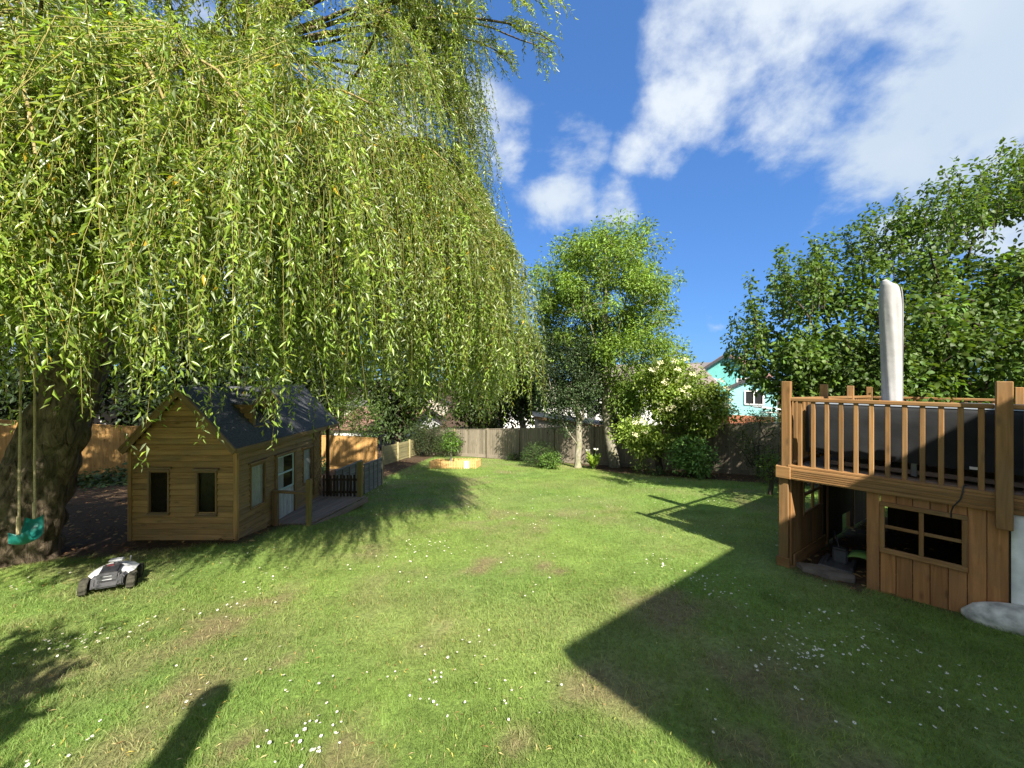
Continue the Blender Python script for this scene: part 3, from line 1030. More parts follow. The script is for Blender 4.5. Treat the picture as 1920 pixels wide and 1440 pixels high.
    def window_side(h, cover):
        a, b, c, d = h
        xg = x1 - .012
        w = mobj('window', py_mesh('window', [(xg, a, c), (xg, b, c), (xg, b, d), (xg, a, d)], [(0, 1, 2, 3)], M_glass), root)
        xo = x1 + .012
        for (p, q) in (((a, c), (a, d)), ((b, c), (b, d)), ((a, c), (b, c)), ((a, d), (b, d))):
            plank('frame', (xo, p[0], p[1]), (xo, q[0], q[1]), .028, .035, (1, 0, 0), M_trim, w, .003)
        plank('lintel', (xo + .02, a - .05, d + .035), (xo + .02, b + .05, d + .035), .03, .05, (1, 0, 0), M_trim, w, .003)
        curtain(a - .02, a + (b - a) * cover + .06, c, d, x1 - .028, w, 7)
    window_side(sw[0], .95); window_side(sw[1], 1.0)
    # stable door
    a, b, c, d = door
    xo = x1 + .006
    dr = plank('door', (xo, (a + b) / 2, c), (xo, (a + b) / 2, -2.02), b - a - .05, .02, (1, 0, 0), M_whitewood, root)
    np_ = 6
    for i in range(np_):
        yy = a + .03 + (b - a - .06) * (i + .5) / np_
        plank('door_plank', (xo + .014, yy, c + .02), (xo + .014, yy, -2.03), (b - a - .07) / np_ - .006, .014, (1, 0, 0), M_whitewood, dr, .003)
    gl = mobj('door_window', py_mesh('door_window', [(xo - .01, a, -2.0), (xo - .01, b, -2.0), (xo - .01, b, d), (xo - .01, a, d)], [(0, 1, 2, 3)], M_glass), root)
    for z in (-2.0, -1.71, d):
        plank('glazing_bar', (xo + .004, a + .01, z), (xo + .004, b - .01, z), .03, .02, (1, 0, 0), M_mint, gl, .003)
    for y in (a + .03, b - .03):
        plank('glazing_bar', (xo + .004, y, -2.0), (xo + .004, y, d), .03, .018, (1, 0, 0), M_mint, gl, .003)
    curtain(a + .03, a + .27, -2.0, d, x1 - .02, gl, 4)
    for y in (a - .02, b + .02):
        plank('door_frame', (xo + .018, y, c - .05), (xo + .018, y, d + .03), .05, .04, (1, 0, 0), M_trim, root)
    plank('door_frame', (xo + .02, a - .05, d + .04), (xo + .02, b + .05, d + .04), .05, .05, (1, 0, 0), M_trim, root)
    # lattice beside the second window
    ly0, ly1, lz0, lz1 = 8.11, 8.40, -2.42, -1.13
    lat = plank('lattice', (x1 + .03, ly0, lz0), (x1 + .03, ly0, lz1), .02, .02, (1, 0, 0), M_trim, root, .002)
    for s in (1, -1):
        z = lz0 - .3
        while z < lz1:
            ya_, za_ = ly0, z; yb_, zb_ = ly1, z + .29
            if s < 0: za_, zb_ = zb_, za_
            lo, hi = min(za_, zb_), max(za_, zb_)
            if lo > lz0 - .05 and hi < lz1 + .05:
                plank('lattice_slat', (x1 + .04 + .008 * s, ya_, za_), (x1 + .04 + .008 * s, yb_, zb_), .024, .008, (1, 0, 0), M_lattice, lat, 0)
            z += .11
    plank('lattice_slat', (x1 + .032, ly1, lz0), (x1 + .032, ly1, lz1), .024, .02, (1, 0, 0), M_lattice, lat, 0)
    # porch post carrying the roof overhang
    plank('porch_post', (-4.15, 8.66, gzf(-4.15, 8.66)), (-4.15, 8.66, ze - .03), .06, .06, (1, 0, 0), M_dark_picket, root)
    plank('porch_post', (-5.8, 9.1, gzf(-5.8, 9.1)), (-5.8, 9.1, ze - .03), .06, .06, (1, 0, 0), M_dark_picket, root)
    # dormer
    fx = -4.40; ya, yb = 6.52, 7.10; dzb, dze, dzr = -.905, -.42, -.17
    ym = (ya + yb) / 2
    dm = plank('dormer', (fx, ya - .0, dzb + .045), (fx, yb, dzb + .045), .11, .03, (1, 0, 0), M_trim, root)
    for i in range(1):
        plank('sill_board', (fx + .022, ya - .01, dzb + .10), (fx + .022, yb + .01, dzb + .10), .03, .05, (1, 0, 0), M_trim, dm)
    for y in (ya + .03, yb - .03):
        plank('frame', (fx, y, dzb + .1), (fx, y, dze), .06, .035, (1, 0, 0), M_trim, dm)
    plank('frame', (fx, ya, dze + .02), (fx, yb, dze + .02), .06, .035, (1, 0, 0), M_trim, dm)
    mobj('pane', py_mesh('pane', [(fx - .015, ya, dzb + .1), (fx - .015, yb, dzb + .1), (fx - .015, yb, dze), (fx - .015, ya, dze)], [(0, 1, 2, 3)], M_glass), dm)
    mobj('gable', py_mesh('gable', [(fx, ya, dze + .04), (fx, yb, dze + .04), (fx, ym, dzr)], [(0, 1, 2)], M_clad_side), dm)
    # cheeks clad in boards
    def roof_x(z): return xr + (zr + .06 - z) / sl
    for y in (ya, yb):
        for i in range(6):
            z = dzb + .04 + i * .085
            xa = roof_x(z)
            if xa < fx - .02:
                plank('cheek_board', (xa, y, z), (fx - .012, y, z), .09, .018, (0, -1 if y == ya else 1, .1), M_clad, dm, .002)
    for s, y in ((-1, ya), (1, yb)):
        V = [(fx + .06, ym, dzr + .03), (fx + .06, y + s * .06, dze), (xr - .05, y + s * .06, dze), (xr - .05, ym, dzr + .03)]
        V += [(p[0], p[1], p[2] + .022) for p in V]
        mobj('dormer_roof', py_mesh('dormer_roof', V, [(0, 1, 2, 3), (7, 6, 5, 4), (0, 4, 5, 1), (1, 5, 6, 2), (2, 6, 7, 3), (3, 7, 4, 0)], M_felt), dm)
        plank('barge_board', (fx + .065, ym, dzr + .02), (fx + .065, y + s * .06, dze - .01), .06, .018, (1, 0, 0), M_trim, dm)
    # veranda
    vz = -2.53
    ver = plank('veranda', (-4.15, 6.75, vz - .06), (-3.45, 6.75, vz - .06), .12, .03, (0, -1, 0), M_deckgrey, root)
    for i in range(11):
        xa = -4.58 + i * .10
        plank('deck_board', (xa, 6.73, vz), (xa + .355, 8.36, vz), .095, .028, (0, 0, 1), M_deckgrey, ver, .004)
    plank('edge_board', (-3.5, 6.74, vz - .07), (-3.14, 8.38, vz - .07), .11, .025, (1, -.2, 0), M_deckgrey, ver)
    for (x, y, h) in ((-4.13, 6.72, .56), (-3.55, 6.72, .79)):
        plank('rail_post', (x, y, vz - .1), (x, y, vz + h), .08, .08, (0, -1, 0), M_mossy if h > .6 else M_trim, root, .008)
    plank('hand_rail', (-4.18, 6.72, vz + .58), (-3.59, 6.72, vz + .55), .07, .04, (0, 0, 1), M_trim, root, .006)
    return root


build_playhouse()


def build_gate():
    y = 8.30; vz = -2.53
    root = thing('picket_gate', 'small dark brown picket gate closing the end of the playhouse veranda', 'gate', (-3.7, y, vz))
    for i in range(10):
        x = -4.06 + i * .073
        plank('picket', (x, y, vz + .01), (x, y, vz + .47 + .012 * (i % 2)), .042, .018, (0, -1, 0), M_dark_picket, root, .006)
    for z in (.1, .37):
        plank('rail', (-4.1, y + .02, vz + z), (-3.34, y + .02, vz + z), .045, .022, (0, -1, 0), M_dark_picket, root)
    plank('post', (-3.28, y, vz - .2), (-3.28, y, vz + .77), .105, .105, (0, -1, 0), M_mossy, root, .012)


build_gate()


def build_grey_panels():
    specs = [((-3.93, 8.55), (-3.74, 9.55), -2.05, -2.02, 'short weathered grey lap panel directly behind the dark picket gate'),
             ((-3.71, 9.62), (-3.78, 11.1), -2.14, -2.28, 'weathered grey lap panel with upright battens reaching out onto the lawn')]
    for (a, b, za, zb, lab) in specs:
        a = Vector((*a, 0)); b = Vector((*b, 0)); d = (b - a); n = Vector((d.y, -d.x, 0)).normalized()
        if n.x < 0: n = -n
        root = thing('lap_fence_panel', lab, 'fence panel', ((a.x + b.x) / 2, (a.y + b.y) / 2, gzf(a.x, a.y)), 'low grey fence panels beside the playhouse')
        ga, gb = gzf(a.x, a.y) + .03, gzf(b.x, b.y) + .03
        rows = 8
        for i in range(rows):
            t = (i + .5) / rows
            plank('slat', a + Vector((0, 0, ga + (za - ga) * t)) + n * .004 * (i % 2), b + Vector((0, 0, gb + (zb - gb) * t)) + n * .004 * (i % 2),
                  (za - ga) / rows + .015, .012, n + Vector((0, 0, .14)), M_grey_panel, root, .002)
        for k in range(5):
            p = a + d * (k / 4)
            plank('batten', p + n * .022 + Vector((0, 0, ga + (gb - ga) * k / 4)), p + n * .022 + Vector((0, 0, za + (zb - za) * k / 4)), .035, .02, n, M_grey_panel, root, .003)
        plank('cap_rail', a + Vector((0, 0, za + .012)), b + Vector((0, 0, zb + .012)), .06, .03, (0, 0, 1), M_grey_panel, root, .004)
        if b.y > 10:
            plank('post', b + d.normalized() * .05 + Vector((0, 0, gb - .1)), b + d.normalized() * .05 + Vector((0, 0, zb + .04)), .07, .07, n, M_fence_lap, root)


build_grey_panels()


# ------------------------------------------------------------------ fences
def board_fence(root, a, b, za, zb, mat, postmat, pitch=.125, post_every=1.85, gravel=True, jit=.006, seed=1, gmat=None):
    rng = random.Random(seed)
    a = Vector((*a, 0)); b = Vector((*b, 0)); d = b - a; L = d.length; u = d.normalized()
    n = Vector((u.y, -u.x, 0))
    if n.dot(-a) < 0: n = -n
    N = int(L / pitch)
    for i in range(N):
        t = (i + .5) / N
        p = a + d * t
        zt = za + (zb - za) * t + rng.uniform(-jit, jit)
        g = gzf(p.x, p.y) + (.16 if gravel else .03)
        pn = (n + u * .13 + u * rng.uniform(-.03, .03))
        plank('board', p + Vector((0, 0, g)), p + Vector((0, 0, zt)), pitch + .012, .014, pn, mat, root, .002)
    np_ = max(1, round(L / post_every))
    for i in range(np_ + 1):
        p = a + d * (i / np_); zt = za + (zb - za) * i / np_
        g = gzf(p.x, p.y)
        plank('post', p + n * .03 + Vector((0, 0, g - .1)), p + n * .03 + Vector((0, 0, zt + .04)), .09, .09, n, postmat, root, .008)
        if gravel and i < np_:
            q = a + d * ((i + 1) / np_); g2 = gzf(q.x, q.y)
            plank('gravel_board', p + n * .012 + u * .05 + Vector((0, 0, g + .07)), q + n * .012 - u * .05 + Vector((0, 0, g2 + .07)), .2, .03, n, gmat or M_concrete, root)
            zq = za + (zb - za) * (i + 1) / np_
            plank('cap_rail', p + u * .05 + Vector((0, 0, zt + .012)), q - u * .05 + Vector((0, 0, zq + .012)), .05, .025, (0, 0, 1), mat, root, .003)


r_ = thing('board_fence', 'orange-brown close-boarded fence running behind the willow trunk and playhouse', 'fence', (-9.2, 14.05, gzf(-9.2, 14.05)))
board_fence(r_, (-17.0, 9.76), (-5.66, 16.0), -.84, -2.44, M_fence_new, M_fence_new, .125, 1.85, True, .006, 3, M_fence_new)
r_ = thing('board_fence', 'grey-brown close-boarded fence along the far end of the lawn', 'fence', (3.0, 17.2, gzf(3, 17.2)))
board_fence(r_, (13.2, 10.2), (-1.26, 20.14), -1.02, -2.59, M_fence_old, M_fence_old, .125, 1.85, True, .012, 4, M_fence_old)
r_ = thing('board_fence', 'short run of board fence with sun on it left of the tall corner post', 'fence', (-2.6, 21.2, gzf(-2.6, 21.2)))
board_fence(r_, (-1.30, 20.25), (-5.0, 22.2), -2.62, -2.86, M_fence_old, M_fence_lap, .125, 1.85, True, .012, 5, M_fence_old)


def build_lap_fence():
    root = thing('slat_fence', 'low pale horizontal-slat fence with posts beyond the sunlit orange fence', 'fence', (-5.4, 18.3, gzf(-5.4, 18.3)))
    pts = [(-5.42, 16.1, -2.80), (-5.42, 18.2, -3.02), (-5.4, 20.2, -3.20), (-5.35, 22.0, -3.36)]
    for (xa, ya, za), (xb, yb, zb) in zip(pts[:-1], pts[1:]):
        ga, gb = gzf(xa, ya) + .03, gzf(xb, yb) + .03
        for i in range(7):
            t = (i + .5) / 7
            plank('slat', (xa + .003 * (i % 2), ya + .05, ga + (za - ga) * t), (xb + .003 * (i % 2), yb - .05, gb + (zb - gb) * t), (za - ga) / 7 + .012, .014, (1, -.1, .12), M_fence_lap, root, .002)
    for (x, y, z) in pts:
        plank('post', (x + .02, y, gzf(x, y) - .1), (x + .02, y, z + .06), .09, .09, (1, 0, 0), M_fence_lap, root, .008)


build_lap_fence()

# ------------------------------------------------------------------ raised deck
P0 = Vector((3.45, 4.83, 0)); Fd = Vector((.676, -.737, 0)); Gd = Vector((.8, .6, 0)).normalized()
Fn = Vector((-.737, -.676, 0))             # outward normal of the deck front
Gn = Vector((-.6, .8, 0))                  # outward normal of the left side


def dk(k, m=0, z=0, out=0): return P0 + Fd * k + Gd * m + Fn * out + Vector((0, 0, z))


def build_deck():
    root = thing('raised_deck', 'raised timber deck with baluster railing over a stained boarded den', 'deck', (P0.x, P0.y, gzf(P0.x, P0.y)))
    KR, MB = 4.3, 4.35
    zf = -1.10                                # floor top
    # floor boards (seen edge on from outside, dark from below)
    nb = 30
    for i in range(nb):
        m = .07 + (MB - .1) * i / nb
        plank('floor_board', dk(.02, m, zf - .02), dk(KR, m, zf - .02), (MB - .1) / nb - .004, .028, (0, 0, 1), M_deckgrey, root, .003)
    for i in range(5):
        k = .1 + i * 1.0
        plank('joist', dk(k, .06, zf - .10), dk(k, MB - .05, zf - .10), .12, .05, Fd, M_deck_clad, root)
    # fascia: grooved decking boards
    def grooved(p, q, w, nrm, name='fascia_board'):
        f = plank(name, p, q, w, .028, nrm, M_deck, root, .004)
        for g in range(5):
            dz = Vector((0, 0, -w / 2 + w * (g + 1) / 6))
            plank('groove_ridge', p + dz + Vector(nrm) * .016, q + dz + Vector(nrm) * .016, w / 10, .008, nrm, M_deck, f, 0)
    grooved(dk(-.04, 0, -1.16, .05), dk(KR, 0, -1.16, .05), .145, Fn)
    grooved(dk(-.03, 0, -1.15, 0) + Gn * .06 - Gd * .04, dk(-.03, MB, -1.15, 0) + Gn * .06, .145, Gn)
    plank('bottom_rail', dk(.02, 0, -1.072, .02), dk(KR, 0, -1.072, .02), .085, .032, (0, 0, 1), M_deck, root, .006)
    # corner post: upper, block, lower, foot
    plank('corner_post', dk(0, 0, -1.085), dk(0, 0, -.02), .095, .095, Fn, M_deck, root, .006)
    plank('corner_block', dk(0, 0, -1.155, .01) + Gn * .10, dk(0, 0, -1.155, .01) - Gn * .06, .15, .13, Fn, M_deck, root, .006)
    lp = dk(-.03, .02, 0)
    plank('lower_post', lp + Vector((0, 0, gzf(lp.x, lp.y) - .1)), lp + Vector((0, 0, -1.235)), .10, .10, Fn, M_deck, root, .006)
    g0 = gzf(lp.x, lp.y)
    for nn in (Fn, -Fn, Gn):
        s = nn.cross(Vector((0, 0, 1)))
        plank('foot_board', lp + nn * .06 - s * .068 + Vector((0, 0, g0 + .04)), lp + nn * .06 + s * .068 + Vector((0, 0, g0 + .04)), .16, .02, nn, M_deck, root, .005)
    # front railing
    for i in range(12):
        k = .137 + i * .1286
        plank('baluster', dk(k, 0, -1.06), dk(k, 0, -.265), .041, .041, Fn, M_deck, root, .004)
    plank('top_rail', dk(.04, 0, -.245), dk(1.63, 0, -.252), .07, .045, (0, 0, 1), M_deck, root, .008)
    plank('front_post', dk(1.68, 0, -1.37, .085), dk(1.68, 0, -.015, .085), .10, .095, Fn, M_deck, root, .006)
    plank('top_rail', dk(1.73, 0, -.252), dk(KR, 0, -.252), .07, .045, (0, 0, 1), M_deck, root, .008)
    for i in range(10):
        k = 1.82 + i * .1286
        plank('baluster', dk(k, 0, -1.06), dk(k, 0, -.265), .041, .041, Fn, M_deck, root, .004)
    # side and back railing
    for m in (1.5, 2.95, 4.3):
        plank('rail_post', dk(0, m, -1.3), dk(0, m, -.03 - .025 * m), .09, .09, Fn, M_deck, root, .006)
        p = dk(0, m); plank('lower_post', Vector((p.x, p.y, gzf(p.x, p.y) - .1)), Vector((p.x, p.y, -1.3)), .10, .10, Fn, M_deck, root)
    plank('top_rail', dk(0, .05, -.245), dk(0, 4.25, -.325), .07, .045, (0, 0, 1), M_deck, root, .008)
    plank('bottom_rail', dk(0, .05, -1.06), dk(0, 4.25, -1.06), .07, .035, (0, 0, 1), M_deck, root, .006)
    for i in range(28):
        m = .16 + i * .148
        if min(abs(m - 1.5), abs(m - 2.95)) > .07:
            plank('baluster', dk(0, m, -1.05), dk(0, m, -.265 - .019 * m), .041, .041, Fn, M_deck, root, .004)
    for k in (1.75, 2.35, 2.9, 3.5):
        plank('rail_post', dk(k, 4.3, -1.3), dk(k, 4.3, -.12), .09, .09, Fn, M_deck, root, .006)
    plank('top_rail', dk(.05, 4.3, -.335), dk(KR, 4.3, -.335), .07, .045, (0, 0, 1), M_deck, root, .008)
    plank('bottom_rail', dk(.05, 4.3, -1.06), dk(KR, 4.3, -1.06), .07, .035, (0, 0, 1), M_deck, root, .006)
    for i in range(26):
        k = .15 + i * .15
        plank('baluster', dk(k, 4.3, -1.05), dk(k, 4.3, -.355), .041, .041, Fn, M_deck, root, .004)

    # boarded front of the den
    zt = -1.232
    def vb(k0, k1, z0, z1, out=0.0, mat=M_deck_clad, name='cladding_board'):
        km = (k0 + k1) / 2
        plank(name, dk(km, 0, z0, out), dk(km, 0, z1, out), (k1 - k0) - .004, .02, Fn, mat, root, .004)
    def gk(k):
        p = dk(k); return gzf(p.x, p.y) - .06
    vb(.74, .848, gk(.8), zt, .012)
    ks = [.85, .973, 1.096, 1.219, 1.342, 1.465]
    for a, b in zip(ks[:-1], ks[1:]):
        vb(a, b, gk(a), -1.86); vb(a, b, -1.335, zt)
    vb(1.465, 1.585, gk(1.5), zt, .004); vb(1.585, 1.715, gk(1.6), zt, .0)
    fr = plank('window_frame', dk(.848, 0, -1.345, .022), dk(1.468, 0, -1.345, .022), .045, .04, Fn, M_deck, root, .004)
    plank('frame_bar', dk(.848, 0, -1.845, .022), dk(1.468, 0, -1.845, .022), .05, .042, Fn, M_deck, fr, .004)
    for k in (.866, 1.45):
        plank('frame_bar', dk(k, 0, -1.82, .02), dk(k, 0, -1.367, .02), .042, .036, Fn, M_deck, fr, .004)
    plank('mullion', dk(1.158, 0, -1.82, .018), dk(1.158, 0, -1.367, .018), .036, .03, Fn, M_deck, fr, .004)
    plank('mullion', dk(.887, 0, -1.585, .015), dk(1.14, 0, -1.585, .015), .032, .026, Fn, M_deck, fr, .004)
    plank('mullion', dk(1.176, 0, -1.585, .015), dk(1.43, 0, -1.585, .015), .032, .026, Fn, M_deck, fr, .004)
    # den back and right walls: dark boards added to keep the inside black
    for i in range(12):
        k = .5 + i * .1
        p = dk(k, 3.0); plank('den_blackout_board', Vector((p.x, p.y, gzf(p.x, p.y) - .05)), dk(k, 3.0, -1.2), .102, .02, Fn, M_dark_picket, root, 0)
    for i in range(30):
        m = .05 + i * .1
        p = dk(1.72, m); plank('den_blackout_board', Vector((p.x, p.y, gzf(p.x, p.y) - .05)), dk(1.72, m, -1.2), .102, .02, Fd, M_dark_picket, root, 0)
    # left side wall of the den, with its own small window
    for i in range(11):
        m = .08 + i * .112
        p = dk(.03, m); g = gzf(p.x, p.y) - .05
        if .5 < m + .05 < 1.22:
            plank('side_board', Vector((p.x, p.y, g)), Vector((p.x, p.y, -1.80)), .11, .02, Gn, M_deck, root, .003)
        else:
            plank('side_board', Vector((p.x, p.y, g)), Vector((p.x, p.y, -1.23)), .11, .02, Gn, M_deck, root, .003)
    for i in range(27):  # rear run: dark boards added to shut daylight out of the den
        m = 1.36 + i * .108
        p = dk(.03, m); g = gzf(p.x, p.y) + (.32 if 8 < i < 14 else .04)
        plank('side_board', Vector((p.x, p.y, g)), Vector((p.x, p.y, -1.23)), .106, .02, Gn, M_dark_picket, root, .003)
    sw = plank('side_window', dk(.035, .46, -1.30), dk(.035, 1.24, -1.30), .06, .03, Gn, M_deck, root, .003)
    for z in (-1.53, -1.78):
        plank('frame_bar', dk(.035, .46, z), dk(.035, 1.24, z), .04, .03, Gn, M_deck, sw, .003)
    for m in (.47, .85, 1.23):
        plank('frame_bar', dk(.035, m, -1.78), dk(.035, m, -1.30), .04, .028, Gn, M_deck, sw, .003)
    plank('skirting', dk(.06, .05, gzf(3.9, 5.1) + .1), dk(.06, 1.3, gzf(4.5, 5.6) + .1), .16, .02, Gn, M_deck, root, .004)
    return root


build_deck()


def build_retaining_wall():
    a, b = dk(1.725, 0, 0, .03), dk(4.6, 0, 0, .03)
    root = thing('rendered_wall', 'white rough-rendered wall with a rounded footing under the deck edge', 'wall', (a.x, a.y, gzf(a.x, a.y)))
    # wall: a box with a softly uneven face
    bm = bmesh.new()
    nx, nz = 60, 26
    grid = []
    for j in range(nz + 1):
        row = []
        for i in range(nx + 1):
            k = 1.725 + 2.9 * i / nx; z = -2.5 + (-1.235 + 2.5) * j / nz
            o = .03 + .018 * (float(fbm(k * 4, z * 4, 3)) - .5)
            row.append(bm.verts.new(dk(k, 0, z, o)))
        grid.append(row)
    for j in range(nz):
        for i in range(nx):
            bm.faces.new((grid[j][i], grid[j][i + 1], grid[j + 1][i + 1], grid[j + 1][i]))
    # left return and top
    back = [bm.verts.new(dk(1.725, .4, -2.5)), bm.verts.new(dk(1.725, .4, -1.235)), bm.verts.new(dk(4.6, .4, -1.235)), bm.verts.new(dk(4.6, .4, -2.5))]
    bm.faces.new([back[0]] + [grid[j][0] for j in range(nz + 1)] + [back[1]])
    bm.faces.new([back[1]] + [grid[nz][i] for i in range(nx + 1)] + [back[2]])
    bm.faces.new((back[0], back[1], back[2], back[3]))
    bm_obj('wall', bm, M_render, root, None, True)
    # rounded footing
    bm = bmesh.new()
    n = 40; S = 14; rings = []
    for i in range(n + 1):
        t = i / n; k = 1.42 + 3.0 * t
        endt = min(1, t * 9)
        rr = .165 * math.sqrt(max(.02, 1 - (1 - endt) ** 2)) * (1 + .08 * (float(fbm(k * 3, 2.0, 3)) - .5) * 2)
        p = dk(k, 0, 0, .10 + .03 * t); zc = gzf(p.x, p.y) + .05
        ring = []
        for s in range(S):
            a_ = 2 * math.pi * s / S
            w = 1 + .12 * (float(fbm(k * 5 + 9, s * .7, 2)) - .5)
            ring.append(bm.verts.new(p + Fn * (rr * 1.0 * math.cos(a_) * w) + Vector((0, 0, zc + rr * .95 * math.sin(a_) * w))))
        rings.append(ring)
    for a_, b_ in zip(rings[:-1], rings[1:]):
        for s in range(S):
            bm.faces.new((a_[s], a_[(s + 1) % S], b_[(s + 1) % S], b_[s]))
    bm.faces.new(rings[0])
    bm_obj('footing', bm, M_renderdirty, root, None, True)


build_retaining_wall()


def build_cover():
    k0, k1, m0, m1 = .10, 3.1, .34, 1.95
    zt, zb = -.31, -.93
    c = dk((k0 + k1) / 2, (m0 + m1) / 2)
    root = thing('covered_garden_table', 'long garden table under a fitted dark grey cover behind the deck railing', 'table', (c.x, c.y, -1.085))
    bm = bmesh.new()
    prof = []
    # rounded rectangle swept down with faint folds
    n = 160
    def rr_point(t, shrink):
        a, b, c_, d_ = k0 + shrink, k1 - shrink, m0 + shrink, m1 - shrink
        per = 2 * ((b - a) + (d_ - c_)); s = t * per
        if s < b - a: return a + s, c_, (0, -1)
        s -= b - a
        if s < d_ - c_: return b, c_ + s, (1, 0)
        s -= d_ - c_
        if s < b - a: return b - s, d_, (0, 1)
        s -= b - a
        return a, d_ - s, (-1, 0)
    levels = [(zt + .0, .05), (zt - .012, .02), (zt - .04, .004), (zt - .2, 0), (zt - .4, 0), (zb + .05, 0), (zb, .002)]
    rings = []
    for li, (z, sh) in enumerate(levels):
        ring = []
        for i in range(n):
            k, m, nn = rr_point(i / n, sh)
            amp = .012 * max(0, (zt - z)) / (zt - zb)
            w = amp * math.sin(i * .9) * math.sin(i * .23) + .01 * (float(fbm(i * .2, z * 3, 3)) - .5)
            ring.append(bm.verts.new(dk(k + nn[0] * w, m + nn[1] * w, z + (0.004 * math.sin(i * .5) if li == len(levels) - 1 else 0))))
        rings.append(ring)
    for a, b in zip(rings[:-1], rings[1:]):
        for i in range(n):
            bm.faces.new((a[i], a[(i + 1) % n], b[(i + 1) % n], b[i]))
    bm_obj('cover', bm, M_cover, root, None, True)
    bm = bmesh.new()
    nx, ny = 30, 14
    g = [[bm.verts.new(dk(k0 + .03 + (k1 - k0 - .06) * i / nx, m0 + .03 + (m1 - m0 - .06) * j / ny,
          zt + .006 + .02 * math.sin(math.pi * i / nx) * math.sin(math.pi * j / ny) + .012 * (float(fbm(i * .3, j * .3, 2)) - .5) * (0 < i < nx and 0 < j < ny))) for i in range(nx + 1)] for j in range(ny + 1)]
    for j in range(ny):
        for i in range(nx): bm.faces.new((g[j][i], g[j][i + 1], g[j + 1][i + 1], g[j + 1][i]))
    bm_obj('cover_top', bm, M_covertop, root, None, True)
    for k in (.3, 1.05, 2.0, 2.85):
        for m in (m0 + .12, m1 - .12):
            plank('leg', dk(k, m, -1.085), dk(k, m, zb + .06), .05, .05, Fn, M_metal, root, .004)
    for m in (m0 + .12, m1 - .12):
        plank('stretcher', dk(.3, m, zb + .02), dk(2.85, m, zb + .02), .05, .03, Fn, M_metal, root, .004)
        plank('foot_rail', dk(.3, m, -1.04), dk(2.85, m, -1.04), .05, .03, Fn, M_deckgrey, root, .004)
    plank('care_label', dk(1.46, m0 - .012, zb + .025), dk(1.535, m0 - .012, zb + .025), .028, .003, Fn, M_white, root, 0)


build_cover()


def build_parasol():
    c = dk(.77, 1.15)
    root = thing('closed_parasol', 'closed garden parasol in a pale grey zipped cover standing through the covered table', 'parasol', (c.x, c.y, -.3))
    zs = [-.34, -.3, -.2, 0, .25, .55, .85, 1.03, 1.14, 1.21, 1.25, 1.265]
    rs = [.088, .089, .092, .095, .099, .103, .105, .104, .098, .088, .070, .03]
    bm = bmesh.new(); S = 48; rings = []
    for i in range(46):
        t = i / 45 * (len(zs) - 1); a = int(min(len(zs) - 2, t)); fz = t - a
        z = zs[a] + (zs[a + 1] - zs[a]) * fz; r = rs[a] + (rs[a + 1] - rs[a]) * fz
        ring = []
        lean = Vector((-.02 * (z + .3), 0, 0))
        for s in range(S):
            an = 2 * math.pi * s / S
            fl = max(.15, min(1, (1.22 - z) / .35))
            fold = 1 + .10 * fl * math.cos(an * 3 + .7 + .9 * z) + .055 * fl * math.cos(an * 7 + 3 * z) + .05 * (float(fbm(s * .35, z * 4, 3)) - .5)
            sl = .035 * math.cos(an - 2.4) * max(0, min(1, (z - .95) / .3))
            ring.append(bm.verts.new(Vector((c.x + lean.x + r * fold * math.cos(an), c.y + r * fold * math.sin(an), z + sl + .003 * math.sin(an * 4 + z * 9)))))
        rings.append(ring)
    for a, b in zip(rings[:-1], rings[1:]):
        for s in range(S): bm.faces.new((a[s], a[(s + 1) % S], b[(s + 1) % S], b[s]))
    bm.faces.new(rings[-1]); bm.faces.new(rings[0])
    bm_obj('cover', bm, M_parasol, root, None, True)
    # zip seam down the right of the visible face
    pts = []
    for i in range(24):
        z = -.32 + i / 23 * 1.5
        r = np.interp(z, zs, rs) * 1.055
        an = -.62 + .1 * math.sin(z * 3)
        fold = 1 + .085 * math.cos(an * 3 + .7 + .9 * z) + .035 * math.cos(an * 7 + 3 * z)
        pts.append((c.x - .02 * (z + .3) + r * fold * math.cos(an), c.y + r * fold * math.sin(an), z))
    v, f = tubes([(np.array(pts), np.full(24, .006))], 5)
    mobj('zip_seam', mesh_arrays('zip_seam', v, [f], M_seam, None, True), root)
    plank('pole', (c.x, c.y, -1.085), (c.x, c.y, -.3), .05, .05, (0, -1, 0), M_metal, root, .015)


build_parasol()


